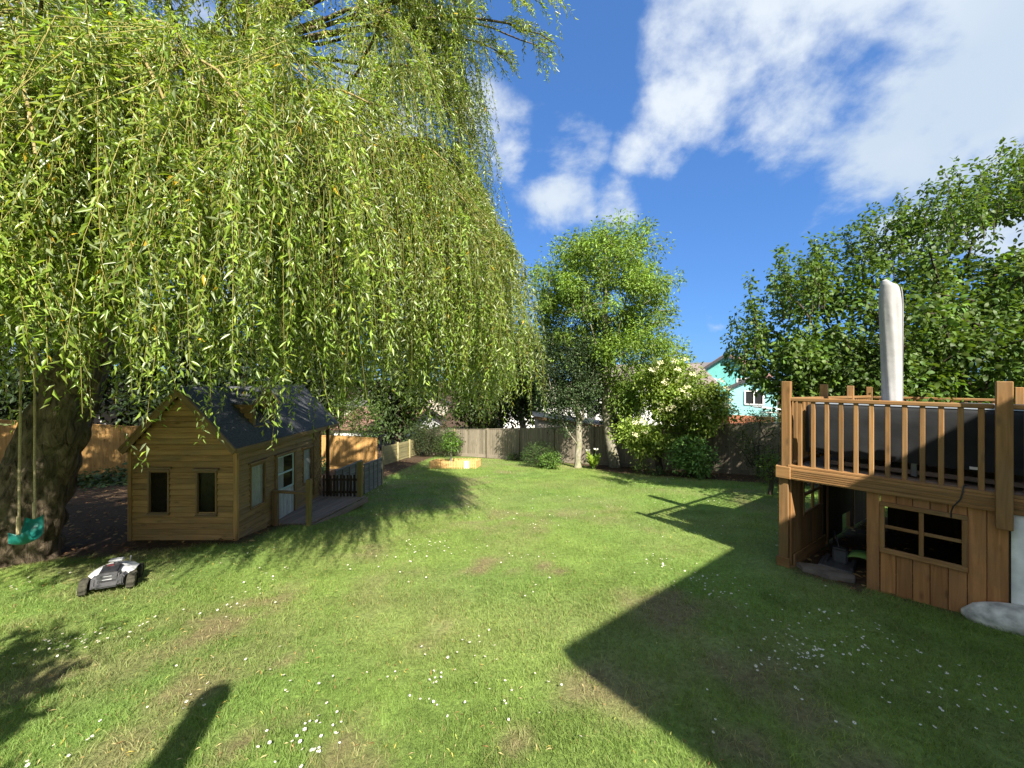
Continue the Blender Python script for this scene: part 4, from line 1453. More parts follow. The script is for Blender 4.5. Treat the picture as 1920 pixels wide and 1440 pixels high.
def build_under_deck():
    p = dk(.36, .16); g = gzf(p.x, p.y)
    o = thing('paving_slab', 'flat brown stone slab at the mouth of the den under the deck', 'slab', (p.x, p.y, g))
    bm = bmesh.new(); n = 14; top = []; bot = []
    for i in range(n):
        a = 2 * math.pi * i / n
        q = dk(.36 + .27 * math.cos(a) * (1 + .12 * math.sin(i * 3)), .1 + .16 * math.sin(a) * (1 + .1 * math.cos(i * 2.2)))
        z = gzf(q.x, q.y)
        top.append(bm.verts.new((q.x, q.y, z + .045 + .008 * math.sin(i * 2)))); bot.append(bm.verts.new((q.x + .01 * math.cos(a), q.y, z - .05)))
    bm.faces.new(top)
    for i in range(n): bm.faces.new((top[i], bot[i], bot[(i + 1) % n], top[(i + 1) % n]))
    bm_obj('slab', bm, M_slab, o)
    # charging station of the mower
    p = dk(.40, .46); g = gzf(p.x, p.y)
    o = thing('charging_station', 'black plastic charging dock with a raised back just inside the den under the deck', 'charging dock', (p.x, p.y, g))
    plank('base_plate', dk(.22, .46, g + .03), dk(.55, .46, g + .03), .34, .03, (0, 0, 1), M_dgrey, o, .01)
    plank('tower', dk(.40, .52, g + .04), dk(.40, .52, g + .22), .15, .07, Fn, M_dgrey, o, .02)
    plank('tower_cap', dk(.33, .515, g + .225), dk(.47, .515, g + .225), .10, .03, (0, 0, 1), M_black, o, .01)
    for k in (.28, .53):
        plank('side_guide', dk(k, .4, g + .03), dk(k, .55, g + .10), .05, .04, Fd, M_black, o, .01)
    v, f = tubes([(np.array([dk(.4, .5, g + .2), dk(.36, .55, g + .34), dk(.3, .7, g + .38), dk(.25, .9, g + .15)]), np.full(4, .008))], 5)
    mobj('cable', mesh_arrays('cable', v, [f], M_black, None, True), o)
    # green curved plastic lid
    p = dk(.58, .62); g = gzf(p.x, p.y)
    bm = bmesh.new(); rows = []
    for i in range(9):
        a = -.9 + 1.8 * i / 8
        rows.append([bm.verts.new(dk(.60 + .16 * math.sin(a), .60 + .10 * s, g + .10 + .09 * math.cos(a) + t)) for (s, t) in ((-1, 0), (1, 0.02), (1, 0.0), (-1, -.02))])
    for a, b in zip(rows[:-1], rows[1:]):
        for s in range(4): bm.faces.new((a[s], a[(s + 1) % 4], b[(s + 1) % 4], b[s]))
    bm.faces.new(rows[0]); bm.faces.new(rows[-1])
    tag(bm_obj('plastic_lid', bm, M_greenpl, None, None, True), 'curved green plastic lid lying in the dark beside the charging dock', 'lid')


build_under_deck()


def build_cable():
    pts = [dk(1.46, .10, -1.05), dk(1.44, 0, -1.03, .06), dk(1.435, 0, -1.08, .075), dk(1.42, 0, -1.16, .075), dk(1.375, 0, -1.24, .07), dk(1.36, 0, -1.30, .05), dk(1.36, 0, -1.36, .045)]
    v, f = tubes([(np.array([list(p) for p in pts]), np.full(len(pts), .006))], 6)
    o = mobj('power_cable', mesh_arrays('power_cable', v, [f], M_black, None, True))
    tag(o, 'thin black cable drooping over the deck fascia above the den window', 'cable')


build_cable()


# ------------------------------------------------------------------ swing
def build_swing():
    a = Vector((-5.29, 4.12, -1.64)); b = Vector((-5.59, 4.50, -1.61))
    root = thing('rope_swing', 'turquoise plastic swing seat hanging on two ropes in front of the willow trunk', 'swing', (-5.44, 4.3, -1.8))
    d = (b - a); L = d.length; u = d.normalized(); s = Vector((u.y, -u.x, 0)).normalized()
    bm = bmesh.new(); n = 16; mm = 8; rows = []
    for i in range(n + 1):
        t = i / n; row = []
        sag = -.17 * (1 - (2 * t - 1) ** 4) ** .8
        wid = .07 + .035 * math.sin(math.pi * t)
        for j in range(mm + 1):
            q = j / mm * 2 - 1
            row.append(bm.verts.new(a + d * t + s * (q * wid) + Vector((0, 0, sag + .02 - .035 * (1 - q * q) + (.0 if 0 < i < n else 0)))))
        rows.append(row)
    for i in range(n):
        for j in range(mm): bm.faces.new((rows[i][j], rows[i][j + 1], rows[i + 1][j + 1], rows[i + 1][j]))
    r = bmesh.ops.solidify(bm, geom=bm.faces[:], thickness=.012)
    bm_obj('seat', bm, M_teal, root, None, True)
    for p, top in ((a, Vector((-5.22, 4.12, 2.0))), (b, Vector((-5.57, 4.50, 2.0)))):
        pts = [p + (top - p) * (i / 30) + Vector((.006 * math.sin(i * .5), .004 * math.cos(i * .7), 0)) for i in range(31)]
        v, f = tubes([(np.array(pts), np.full(31, .011))], 7)
        mobj('rope', mesh_arrays('rope', v, [f], M_rope, None, True), root)
        plank('rope_sleeve', p - Vector((0, 0, .02)), p + (top - p) * .05, .03, .03, (0, -1, 0), M_rope, root, .008)


build_swing()


# ------------------------------------------------------------------ robot mower
def build_mower():
    cx, cy = -4.36, 4.20
    g = gzf(cx, cy)
    root = bpy.data.objects.new('robot_mower', None)
    slope = math.atan(-.115)
    M = Matrix.Translation((cx, cy, g + .03)) @ Matrix.Rotation(slope, 4, 'X') @ Matrix.Rotation(rad(33), 4, 'Z') @ Matrix.Scale(.8, 4)
    place(root, M)
    tag(root, 'white and black four-wheeled robot lawn mower standing on the grass near the willow', 'lawn mower')
    def part(name, bm, mat, smooth=False, parent=None):
        me = bpy.data.meshes.new(name); bmesh.ops.recalc_face_normals(bm, faces=bm.faces[:]); bm.to_mesh(me); bm.free()
        if smooth:
            for p in me.polygons: p.use_smooth = True
        me.materials.append(mat); o = bpy.data.objects.new(name, me); return place(o, M, parent or root)
    def loft(sections, close=True):
        bm = bmesh.new(); rs = [[bm.verts.new(p) for p in s] for s in sections]
        for a, b in zip(rs[:-1], rs[1:]):
            for i in range(len(a) - (0 if close else 1)): bm.faces.new((a[i], a[(i + 1) % len(a)], b[(i + 1) % len(a)], b[i]))
        bm.faces.new(rs[0]); bm.faces.new(rs[-1]); return bm
    def lb(name, c, s, mat, bev=.01, parent=None, rot=None):
        bm = bmesh.new(); bmesh.ops.create_cube(bm, size=1)
        for v in bm.verts: v.co = Vector((v.co.x * s[0], v.co.y * s[1], v.co.z * s[2]))
        bmesh.ops.bevel(bm, geom=bm.edges[:], offset=bev, segments=2, affect='EDGES')
        if rot: bmesh.ops.rotate(bm, verts=bm.verts[:], matrix=Matrix.Rotation(rot[1], 3, rot[0]))
        for v in bm.verts: v.co += Vector(c)
        return part(name, bm, mat, False, parent)
    # chassis (front towards -Y)
    sec = []
    for y, w, z0, z1 in ((-.30, .10, .07, .15), (-.26, .16, .05, .19), (-.1, .19, .05, .20), (.15, .19, .05, .20), (.28, .15, .07, .17)):
        sec.append([(-w, y, z0), (w, y, z0), (w, y, z1 - .03), (w * .85, y, z1), (-w * .85, y, z1), (-w, y, z1 - .03)])
    part('chassis', loft(sec), M_dgrey)
    # white shell: two swept wings over the wheels
    sh = []
    for y, w, zc, ze in ((-.17, .19, .235, .175), (-.10, .225, .25, .18), (0, .225, .262, .185), (.15, .225, .25, .185), (.27, .18, .21, .17)):
        sh.append([(-w, y, ze), (-w * .8, y, ze + .028), (-w * .35, y, zc), (w * .35, y, zc), (w * .8, y, ze + .028), (w, y, ze),
                   (w * .9, y, ze - .02), (-w * .9, y, ze - .02)])
    part('shell', loft(sh), M_mowwhite, False)
    lb('nose', (0, -.25, .168), (.22, .10, .13), M_dgrey, .02)
    lb('hood', (0, -.17, .243), (.19, .22, .05), M_black, .015, None, ('X', .25))
    lb('bumper', (0, -.305, .085), (.24, .05, .055), M_dgrey, .02)
    lb('front_vent', (0, -.296, .155), (.10, .012, .018), M_lgrey, .004)
    lb('front_plate', (0, -.296, .195), (.09, .012, .016), M_lgrey, .004)
    lb('stop_button', (-.02, -.10, .277), (.08, .06, .03), M_maroon, .01)
    lb('sensor_stalk', (.02, -.03, .285), (.05, .05, .05), M_dgrey, .01)
    lb('sensor_dish', (.02, -.03, .325), (.15, .12, .026), M_lgrey, .012)
    lb('antenna', (.12, .17, .275), (.012, .012, .07), M_lgrey, .003)
    lb('side_sticker', (.193, .03, .125), (.006, .13, .05), M_yellow, .001)
    lb('side_sticker', (-.193, .03, .125), (.006, .13, .05), M_yellow, .001)
    for s in (-1, 1):
        lb('fender_strut', (s * .13, -.275, .12), (.045, .05, .10), M_dgrey, .012)
        for (y, r, wd) in ((-.19, .105, .085), (.24, .095, .05)):
            bm = bmesh.new()
            prof = [(-wd / 2, r * .72), (-wd / 2, r * .93), (-wd * .36, r), (wd * .36, r), (wd / 2, r * .93), (wd / 2, r * .72)]
            N = 40; rings = []
            for i in range(N):
                a = 2 * math.pi * i / N
                k = 1.0 + (.05 if (i // 2) % 2 == 0 else -.03)
                rings.append([bm.verts.new((s * .225 + p[0], y + p[1] * (k if p[1] > r * .95 else 1) * math.cos(a), r - .03 + p[1] * (k if p[1] > r * .95 else 1) * math.sin(a))) for p in prof])
            for i in range(N):
                A, B = rings[i], rings[(i + 1) % N]
                for j in range(len(prof) - 1): bm.faces.new((A[j], A[j + 1], B[j + 1], B[j]))
            w = part('wheel', bm, M_tyre)
            bm = bmesh.new()
            ret = bmesh.ops.create_cone(bm, cap_ends=True, segments=20, radius1=r * .73, radius2=r * .66, depth=wd * .8)
            bmesh.ops.rotate(bm, verts=bm.verts[:], matrix=Matrix.Rotation(rad(90), 3, 'Y'))
            for v in bm.verts: v.co += Vector((s * .225, y, r - .03))
            part('hub', bm, M_black, False, w)


build_mower()


# ------------------------------------------------------------------ toy picket surround and sapling
def build_picket_ring():
    Y = 15.2
    xa, xb = (805 - 960) / FPX * Y, (892 - 960) / FPX * Y
    root = thing('toy_picket_fence', 'low orange-brown picket surround with a white gate out on the lawn', 'fence', ((xa + xb) / 2, Y, gzf(-2.3, Y)))
    def run(p, q, n, white=()):
        for i in range(n):
            t = (i + .5) / n; x = p[0] + (q[0] - p[0]) * t; y = p[1] + (q[1] - p[1]) * t; g = gzf(x, y)
            nn = Vector((q[1] - p[1], -(q[0] - p[0]), 0))
            plank('picket', (x, y, g - .02), (x, y, g + .29 + .015 * (i % 2)), .046, .02, nn, M_white if i in white else M_toy, root, .006)
        for h in (.08, .22):
            plank('rail', (p[0], p[1] + .02, gzf(*p) + h), (q[0], q[1] + .02, gzf(*q) + h), .045, .02, (q[1] - p[1], -(q[0] - p[0]), 0), M_toy, root, .003)
    run((xa, Y), (xb, Y + .1), 27, (20, 21, 22))
    run((xb, Y + .1), (xb + .1, Y + 1.1), 15)
    run((xa, Y), (xa + .1, Y + 1.1), 15)
    run((xa + .1, Y + 1.1), (xb + .1, Y + 1.15), 27)


build_picket_ring()

exec_trees = True
# ------------------------------------------------------------------ trees and shrubs
def col3(*a): return np.array(a)


def build_ash():
    rng = np.random.default_rng(3)
    b = Vector((4.22, 15.85, 0)); b.z = gzf(b.x, b.y)
    tr = [(4.28, 15.85, b.z - .1), (4.05, 15.85, -2.6), (3.92, 15.9, -1.4), (3.9, 15.9, 0), (3.95, 16, 1.4), (3.85, 16, 2.8), (3.95, 16.0, 4.2), (3.9, 16, 5.6)]
    def cut(p):
        # gaps on the lower right and lower left
        return not (p[2] < -.6 and p[0] > 5.2)
    cl = crown_clumps((3.85, 16.1, 3.1), (3.0, 2.6, 3.4), 190, rng, .45, .16, cut)
    cl += crown_clumps((3.7, 16.0, 4.3), (2.75, 2.1, 2.2), 85, rng, .5, .12)
    cl += crown_clumps((5.1, 15.8, 1.1), (1.9, 1.6, 1.5), 48, rng, .5, .2)
    cl += crown_clumps((2.3, 16.8, 2.6), (1.2, 1.3, 1.9), 42, rng, .5, .2)
    cl += crown_clumps((4.6, 15.4, -.7), (.7, .8, .9), 16, rng, .4, .3)
    tree('ash_tree', 'tall rounded ash tree with pale trunk rising before the far fence', 'tree', b, tr, cl, 138, .33, .14, .062, (.135, .235, .042), 31,
         .21, M_bark_ash, M_leaf, None, False, .35, .16, .3, .7, 4, 12, .48)


def build_holly():
    rng = np.random.default_rng(4)
    b = Vector((2.68, 15.6, gzf(2.68, 15.6)))
    tr = [(2.66, 15.6, b.z - .1), (2.70, 15.6, -2.7), (2.72, 15.6, -1.7), (2.55, 15.6, -.4), (2.4, 15.6, .9)]
    cl = crown_clumps((2.2, 15.5, .05), (1.4, 1.1, 2.0), 130, rng, .3, .15)
    tree('holly_tree', 'dark evergreen tree with slim white trunk left of the tall ash', 'tree', b, tr, cl, 190, .27, .09, .05, (.035, .062, .022), 32,
         .13, M_bark_pale, M_holly, None, False, .2, .3, .1, .9, 4, 10)


def build_elder():
    rng = np.random.default_rng(5)
    b = Vector((5.35, 13.75, gzf(5.35, 13.75)))
    tr = [(5.3, 13.75, b.z - .1), (5.22, 13.75, -2.85), (5.3, 13.8, -2.2), (5.7, 13.9, -1.4)]
    cl = crown_clumps((6.45, 14.0, -.85), (1.35, 1.0, 1.15), 85, rng, .35, .15)
    cl += crown_clumps((5.6, 13.9, -.3), (1.0, .8, 1.2), 34, rng, .35, .2)
    cl += crown_clumps((4.75, 13.6, -2.0), (.7, .6, .55), 26, rng, .35, .2)
    root = tree('elder_bush', 'light green elder with cream flower heads spilling over the far fence', 'tree', b, tr, cl, 150, .27, .13, .07, (.165, .255, .045), 33,
                .12, M_bark_dark, M_leaf, None, False, .35, .16, .35, .7)
    # cream flower heads: flat plates of florets
    C = np.array(cl); front = C[(C[:, 1] < 14.2) & (C[:, 2] > -1.9)]
    pick = front[rng.permutation(len(front))[:52]]
    P, D, N = [], [], []
    for p in pick:
        c = p + np.array([rng.uniform(-.2, .2), -.42 + rng.uniform(-.1, .1), rng.uniform(0, .3)])
        k = 22
        a = rng.random(k) * 6.28; r = .11 * np.sqrt(rng.random(k))
        P.append(np.stack([c[0] + r * np.cos(a), c[1] + r * np.sin(a) * .7, c[2] + r * np.sin(a) * .6], -1))
        D.append(rand_dir(k, rng) + np.array([0, 0, .3])); N.append(np.tile([[0, -.6, .8]], (k, 1)))
    P = np.concatenate(P); D = np.concatenate(D); N = np.concatenate(N); n = len(P)
    leaf_object('flower_heads', P, D, N, np.full(n, .055), np.full(n, .05), np.tile([[.72, .69, .45]], (n, 1)), M_petal, root)


def build_shrubs():
    rng = np.random.default_rng(6)
    def shrub(name, label, c, r, n, per, spread, ll, lw, col, seed, mat=None, hexa=False, r0=.05, cat='shrub', droop=.2, amt=.18, yellow=.25, stem=None, group=None):
        g = gzf(c[0], c[1])
        tr = [(c[0], c[1], g - .05), (c[0] + .03, c[1], (g + c[2]) / 2), (c[0], c[1], c[2])]
        cl = crown_clumps(c, r, n, rng, .35, .12, lambda p: p[2] > gzf(p[0], p[1]) + .05)
        return tree(name, label, cat, (c[0], c[1], g), tr, cl, per, spread, ll, lw, col, seed, r0, stem or M_bark_dark, mat or M_leaf, group, hexa, droop, amt, yellow, .85, 4, 6)
    shrub('laurel_bush', 'round glossy broad-leaved bush at the foot of the far fence', (5.92, 12.75, -2.55), (.66, .6, .58), 75, 46, .16, .12, .055, (.10, .21, .045), 41, M_holly, True)
    shrub('low_bush', 'dark fine-leaved bush by the far fence left of the white trunk', (1.2, 15.9, -3.1), (.72, .6, .55), 60, 90, .16, .055, .022, (.045, .095, .022), 42, M_leafdull)
    shrub('low_bush', 'small brighter broad-leaved bush in front of the dark fine-leaved bush', (1.55, 15.2, -3.2), (.38, .35, .28), 26, 46, .13, .085, .04, (.09, .18, .035), 43, M_leaf, True)
    shrub('spindly_shrub', 'thin twiggy dark shrub against the shaded fence left of the deck post', (8.0, 12.5, -2.0), (1.15, .5, .95), 52, 44, .25, .06, .035, (.05, .085, .025), 44, M_leafdull, False, .05)
    shrub('border_shrub', 'dull green shrub beyond the fence beside the turquoise house', (9.8, 14.6, -1.65), (.9, .7, .42), 40, 70, .25, .07, .035, (.13, .16, .05), 45, M_leafdull)
    shrub('hedge_bush', 'dark dense hedge bush at the far left corner of the lawn', (-4.75, 21.2, -3.35), (1.15, .9, 1.0), 80, 110, .24, .07, .035, (.035, .055, .02), 46, M_leafdull)
    shrub('hedge_bush', 'lower dark bush beside the hedge, behind the sapling', (-3.5, 20.6, -3.4), (.8, .8, .8), 50, 90, .22, .07, .035, (.045, .075, .022), 47, M_leafdull)
    shrub('fence_shrub', 'bright leafy shrub leaning over the sunlit orange fence', (-8.3, 18.4, -1.9), (2.4, 1.2, 1.4), 90, 90, .32, .1, .05, (.075, .135, .03), 48)
    shrub('border_seedling', 'small pale weedy plant in the bare bed beneath the elder', (4.55, 13.4, -3.05), (.28, .25, .3), 16, 26, .12, .07, .03, (.10, .17, .04), 49)
    shrub('border_seedling', 'low leafy plant between the two tree trunks and the elder', (4.95, 13.1, -3.15), (.25, .2, .16), 12, 24, .1, .07, .035, (.07, .13, .04), 50)
    shrub('corner_plant', 'sprig of light green leaves beside the deck corner', (6.45, 9.6, -2.2), (.3, .25, .42), 16, 26, .13, .07, .035, (.12, .19, .04), 51)
    shrub('corner_plant', 'low spreading plant in the bed behind the deck corner', (8.1, 11.3, -2.75), (.9, .4, .28), 40, 40, .18, .07, .03, (.07, .11, .03), 52)
    shrub('corner_plant', 'tuft of grass-like leaves at the fence foot below the left boards', (.1, 18.6, -3.75), (.35, .25, .22), 16, 36, .12, .09, .02, (.05, .10, .025), 53)
    # arum with white flowers
    g = gzf(3.2, 15.2)
    root = thing('arum_lily', 'bright green arum lily with white blooms between the two tree trunks', 'plant', (3.2, 15.2, g))
    n = 60
    a = rng.random(n) * 6.28; tilt = rng.uniform(.15, .75, n)
    D = np.stack([np.cos(a) * tilt, np.sin(a) * tilt, np.ones(n)], -1)
    h = rng.uniform(.05, .42, n)
    P = np.array([3.2, 15.2, g]) + unit(D) * h[:, None]
    leaf_object('leaves', P, D + np.array([0, 0, -.4]), rand_dir(n, rng) + np.array([0, -.5, .6]), rng.uniform(.22, .36, n), rng.uniform(.09, .15, n),
                vary((.19, .30, .035), n, rng, .15, .3), M_leaf, root, .3, .15, True, False)
    st = [(np.array([[3.2, 15.2, g], [3.2 + .5 * dx, 15.15, g + .4], [3.2 + dx, 15.1, g + dz]]), np.array([.012, .01, .008])) for dx, dz in ((-.22, .72), (.1, .76), (-.05, .6))]
    v, f = tubes(st, 5); mobj('stems', mesh_arrays('stems', v, [f], M_greenpl, None, True), root)
    for dx, dz in ((-.22, .72), (.1, .76)):
        k = 7
        P = np.tile([[3.2 + dx, 15.08, g + dz - .02]], (k, 1)); a = np.arange(k) * 6.28 / k
        D = np.stack([np.cos(a), np.sin(a) - .3, np.full(k, .9)], -1)
        leaf_object('bloom', P, D, rand_dir(k, rng), np.full(k, .14), np.full(k, .08), np.tile([[.75, .75, .70]], (k, 1)), M_petal, root, -.1, .1, True, False)
    # sapling inside the picket surround
    g = gzf(-2.5, 15.75)
    cl = crown_clumps((-2.48, 15.75, g + 1.0), (.32, .3, .5), 24, rng, .2, .2)
    tree('sapling', 'young leafy sapling inside the low picket surround', 'tree', (-2.5, 15.75, g), [(-2.5, 15.75, g - .05), (-2.5, 15.75, g + .5), (-2.48, 15.75, g + 1.1)], cl, 38, .15, .10, .05,
         (.09, .19, .03), 54, .045, M_bark_pale, M_leaf, None, False, .3)


def build_cherry():
    """The broad tree behind the deck, with upright shoots along its top."""
    rng = np.random.default_rng(8)
    b = Vector((10.6, 9.0, gzf(10.6, 9.0)))
    tr = [(10.6, 9.0, b.z - .1), (10.5, 9.0, -1.9), (10.4, 8.9, -1.0), (10.3, 8.9, 0), (10.7, 8.9, 1.2), (11.2, 8.9, 2.6)]
    LX, LYv = [1325, 1400, 1480, 1560, 1640, 1720, 1840, 1960], [650, 555, 490, 455, 405, 365, 315, 275]   # its sloping outline
    def inside(p):
        if p[2] < -1.2: return False
        px = 960 + FPX * p[0] / p[1]; py = 712 - FPX * p[2] / p[1]
        return py > np.interp(px, LX, LYv) + 34 and (px > 1500 or py < np.interp(px, [1330, 1400, 1500], [655, 705, 760]))
    cl = crown_clumps((10.7, 8.4, .25), (6.0, 1.9, 3.4), 330, rng, .35, .1, inside)
    cl += crown_clumps((6.75, 8.2, .0), (2.2, .8, 1.3), 90, rng, .3, .12, inside)
    cl += crown_clumps((9.3, 8.3, .2), (3.0, 1.4, 2.0), 100, rng, .1, .12, inside)
    tops = []
    # upright shoots
    for i in range(120):
        x = rng.uniform(4.4, 12.4)
        t = (x - 10.7) / 6.0
        y = 8.4 + rng.uniform(-1.4, .9)
        px = 960 + FPX * x / y
        if px < 1345: continue
        z = (712 - np.interp(px, LX, LYv)) / FPX * y - rng.uniform(.6, 1.1)
        h = rng.uniform(.4, 1.05)
        for s in np.arange(-.2, h, .17):
            tops.append(np.array([x + rng.normal(0, .04) + .1 * s * (1 if x > 10 else -1), y + rng.normal(0, .04), z + s]))
    root = tree('broad_tree', 'broad dense dark-green tree behind the deck with upright leafy shoots', 'tree', b, tr, cl, 104, .25, .115, .075, (.068, .132, .027), 34,
                .26, M_bark_dark, M_leaf, None, True, .35, .2, .3, .75, 4, 10, .5)
    T = np.array(tops); per = 20; n = len(T) * per
    off = unit(rng.standard_normal((n, 3))) * (rng.random((n, 1)) ** .5) * np.array([.13, .13, .11])
    P = np.repeat(T, per, axis=0) + off
    D = unit(off * 6 + rand_dir(n, rng) * .6 + np.array([0, 0, -.15])); N = unit(rand_dir(n, rng) * .7 + np.array([0, 0, 1]))
    leaf_object('leafy_shoots', P, D, N, .088 * (.7 + .5 * rng.random(n)), .05 * (.7 + .5 * rng.random(n)), vary((.075, .145, .028), n, rng, .18, .3), M_leaf, root, .25, .14, True)
    # shoot stems
    # (each shoot is one thin upright twig)
    st = []
    k = 0
    last = None; seg = []
    for p in tops:
        if last is not None and np.hypot(*(p - last)[:2]) < .35 and p[2] > last[2]: seg.append(p)
        else:
            if len(seg) > 1: st.append((np.array(seg), np.linspace(.012, .004, len(seg))))
            seg = [p - np.array([0, 0, .2]), p]
        last = p
    v, f = tubes(st, 4); mobj('shoot_stems', mesh_arrays('shoot_stems', v, [f], M_bark_dark, None, True), root)['kind'] = 'stuff'


def build_far_trees():
    rng = np.random.default_rng(9)
    def far(name, label, c, r, n, per, col, seed, h=None, ll=.26, lw=.15, spread=.55, bark=None, r0=.2):
        g = gzf(c[0], c[1])
        tr = [(c[0], c[1], g - .1), (c[0] + .1, c[1], (g * 2 + c[2]) / 3), (c[0] - .1, c[1], (g + c[2]) / 2), (c[0], c[1], c[2] + r[2] * .3)]
        cl = crown_clumps(c, r, n, rng, .4, .15)
        tree(name, label, 'tree', (c[0], c[1], g), tr, cl, per, spread, ll, lw, col, seed, r0, bark or M_bark_dark, M_leafdull, 'trees beyond the garden fences', False, .25, .22, .2, .8, 4, 7)
    far('far_tree', 'shadowy tree beyond the far fence, seen under the willow curtains', (-1.8, 25.5, .2), (2.8, 2.2, 4.4), 125, 95, (.05, .085, .025), 61)
    far('far_tree', 'grey-trunked tree beyond the fence right of the corner post', (.6, 24.5, .2), (1.8, 1.6, 3.2), 125, 95, (.06, .10, .03), 62, bark=M_bark_ash)
    far('far_tree', 'dark tree over the back of the sunlit orange fence', (-7.0, 23.5, 0.0), (2.6, 2.0, 3.8), 125, 95, (.04, .07, .022), 63)
    far('far_bush', 'bushy mid-green growth beyond the fence between the ash trunk and the elder', (5.4, 20.5, -1.3), (2.0, 1.2, 1.3), 70, 90, (.06, .11, .03), 67, ll=.16, lw=.08, spread=.4)
    far('far_conifer', 'dark evergreen foliage behind the fence left of the playhouse', (-13.2, 15.8, .6), (2.8, 1.6, 2.6), 125, 95, (.022, .04, .018), 64)
    far('far_conifer', 'second dark evergreen behind the fence at the far left edge', (-18.0, 14.2, 1.2), (3.0, 1.8, 3.4), 125, 95, (.025, .045, .018), 65)
    far('far_conifer', 'dark evergreen rising behind the playhouse roof', (-9.8, 18.2, 1.0), (2.2, 1.6, 3.0), 125, 95, (.03, .05, .02), 66)


if exec_trees:
    build_ash(); build_holly(); build_elder(); build_shrubs(); build_cherry(); build_far_trees()


# ivy and litter under the willow
def build_ground_cover():
    rng = np.random.default_rng(12)
    n = 5200
    u = rng.random(n); w = np.abs(rng.standard_normal(n)) * .55
    a, b = np.array([-13.5, 11.35]), np.array([-7.2, 14.9])
    P2 = a + (b - a) * u[:, None] + np.array([.46, -.89]) * (w[:, None] + .1)
    P2 += np.array([.0, -.6]) * rng.random((n, 1)) ** 2
    hgt = (.02 + .5 * np.exp(-w * 2.2) * rng.random(n)) * (.5 + fbm(P2[:, 0] * 1.5, P2[:, 1] * 1.5, 2))
    P = np.column_stack([P2, gz(P2[:, 0], P2[:, 1]) + hgt])
    leaf_o = leaf_object('ivy', P, rand_dir(n, rng) + np.array([.1, -.7, .1]), rand_dir(n, rng) * .6 + np.array([0, -.3, 1]), rng.uniform(.07, .13, n), rng.uniform(.06, .1, n),
                         vary((.045, .085, .022), n, rng, .3, .3), M_holly, None, .2, .1, True)
    leaf_o['label'] = 'dark ivy ground cover along the foot of the fence behind the trunk'; leaf_o['category'] = 'ivy'
    # dead leaf litter on bare soil and dry willow leaves on the lawn
    m = 15000
    y = rng.uniform(3.4, 19, m); x = rng.uniform(-1, 1, m) * 1.45 * y
    s = soil_mask(x, y) > .4
    x, y = x[s], y[s]
    k = len(x)
    P = np.column_stack([x, y, gz(x, y) + .006 + .02 * rng.random(k)])
    pal = np.array([[.20, .11, .05], [.12, .065, .035], [.30, .2, .09], [.16, .09, .05]])
    col = pal[rng.integers(0, 4, k)] * (.7 + .6 * rng.random((k, 1)))
    D = rand_dir(k, rng); D[:, 2] *= .25
    o = leaf_object('leaf_litter', P, D, rand_dir(k, rng) * .35 + np.array([0, 0, 1]), rng.uniform(.05, .11, k), rng.uniform(.02, .05, k), col, M_litter, None, .15, .1, True)
    o['label'] = 'brown dead leaf litter on the bare soil beds'; o['category'] = 'leaf litter'
    m = 2000
    y = 2.0 + 6.5 * rng.random(m) ** 1.5; x = -4.6 + rng.standard_normal(m) * 2.2
    x = np.where(rng.random(m) < .35, rng.uniform(-1.3, .6, m) * y, x)
    s = (soil_mask(x, y) < .3) & (np.abs(x) < 1.5 * y)
    x, y = x[s], y[s]; k = len(x)
    P = np.column_stack([x, y, gz(x, y) + .022 + .012 * rng.random(k)])
    D = rand_dir(k, rng); D[:, 2] *= .3
    pal = np.array([[.50, .40, .10], [.42, .36, .16], [.55, .45, .22], [.30, .18, .07], [.36, .40, .10]])
    col = pal[rng.integers(0, 5, k)] * (.7 + .5 * rng.random((k, 1)))
    o = leaf_object('fallen_willow_leaves', P, D, rand_dir(k, rng) * .4 + np.array([0, 0, 1]), rng.uniform(.02, .045, k), rng.uniform(.004, .008, k), col * .85, M_litter, None, .2, .15)
    o['label'] = 'yellow fallen willow leaves scattered over the lawn'; o['category'] = 'fallen leaves'


build_ground_cover()


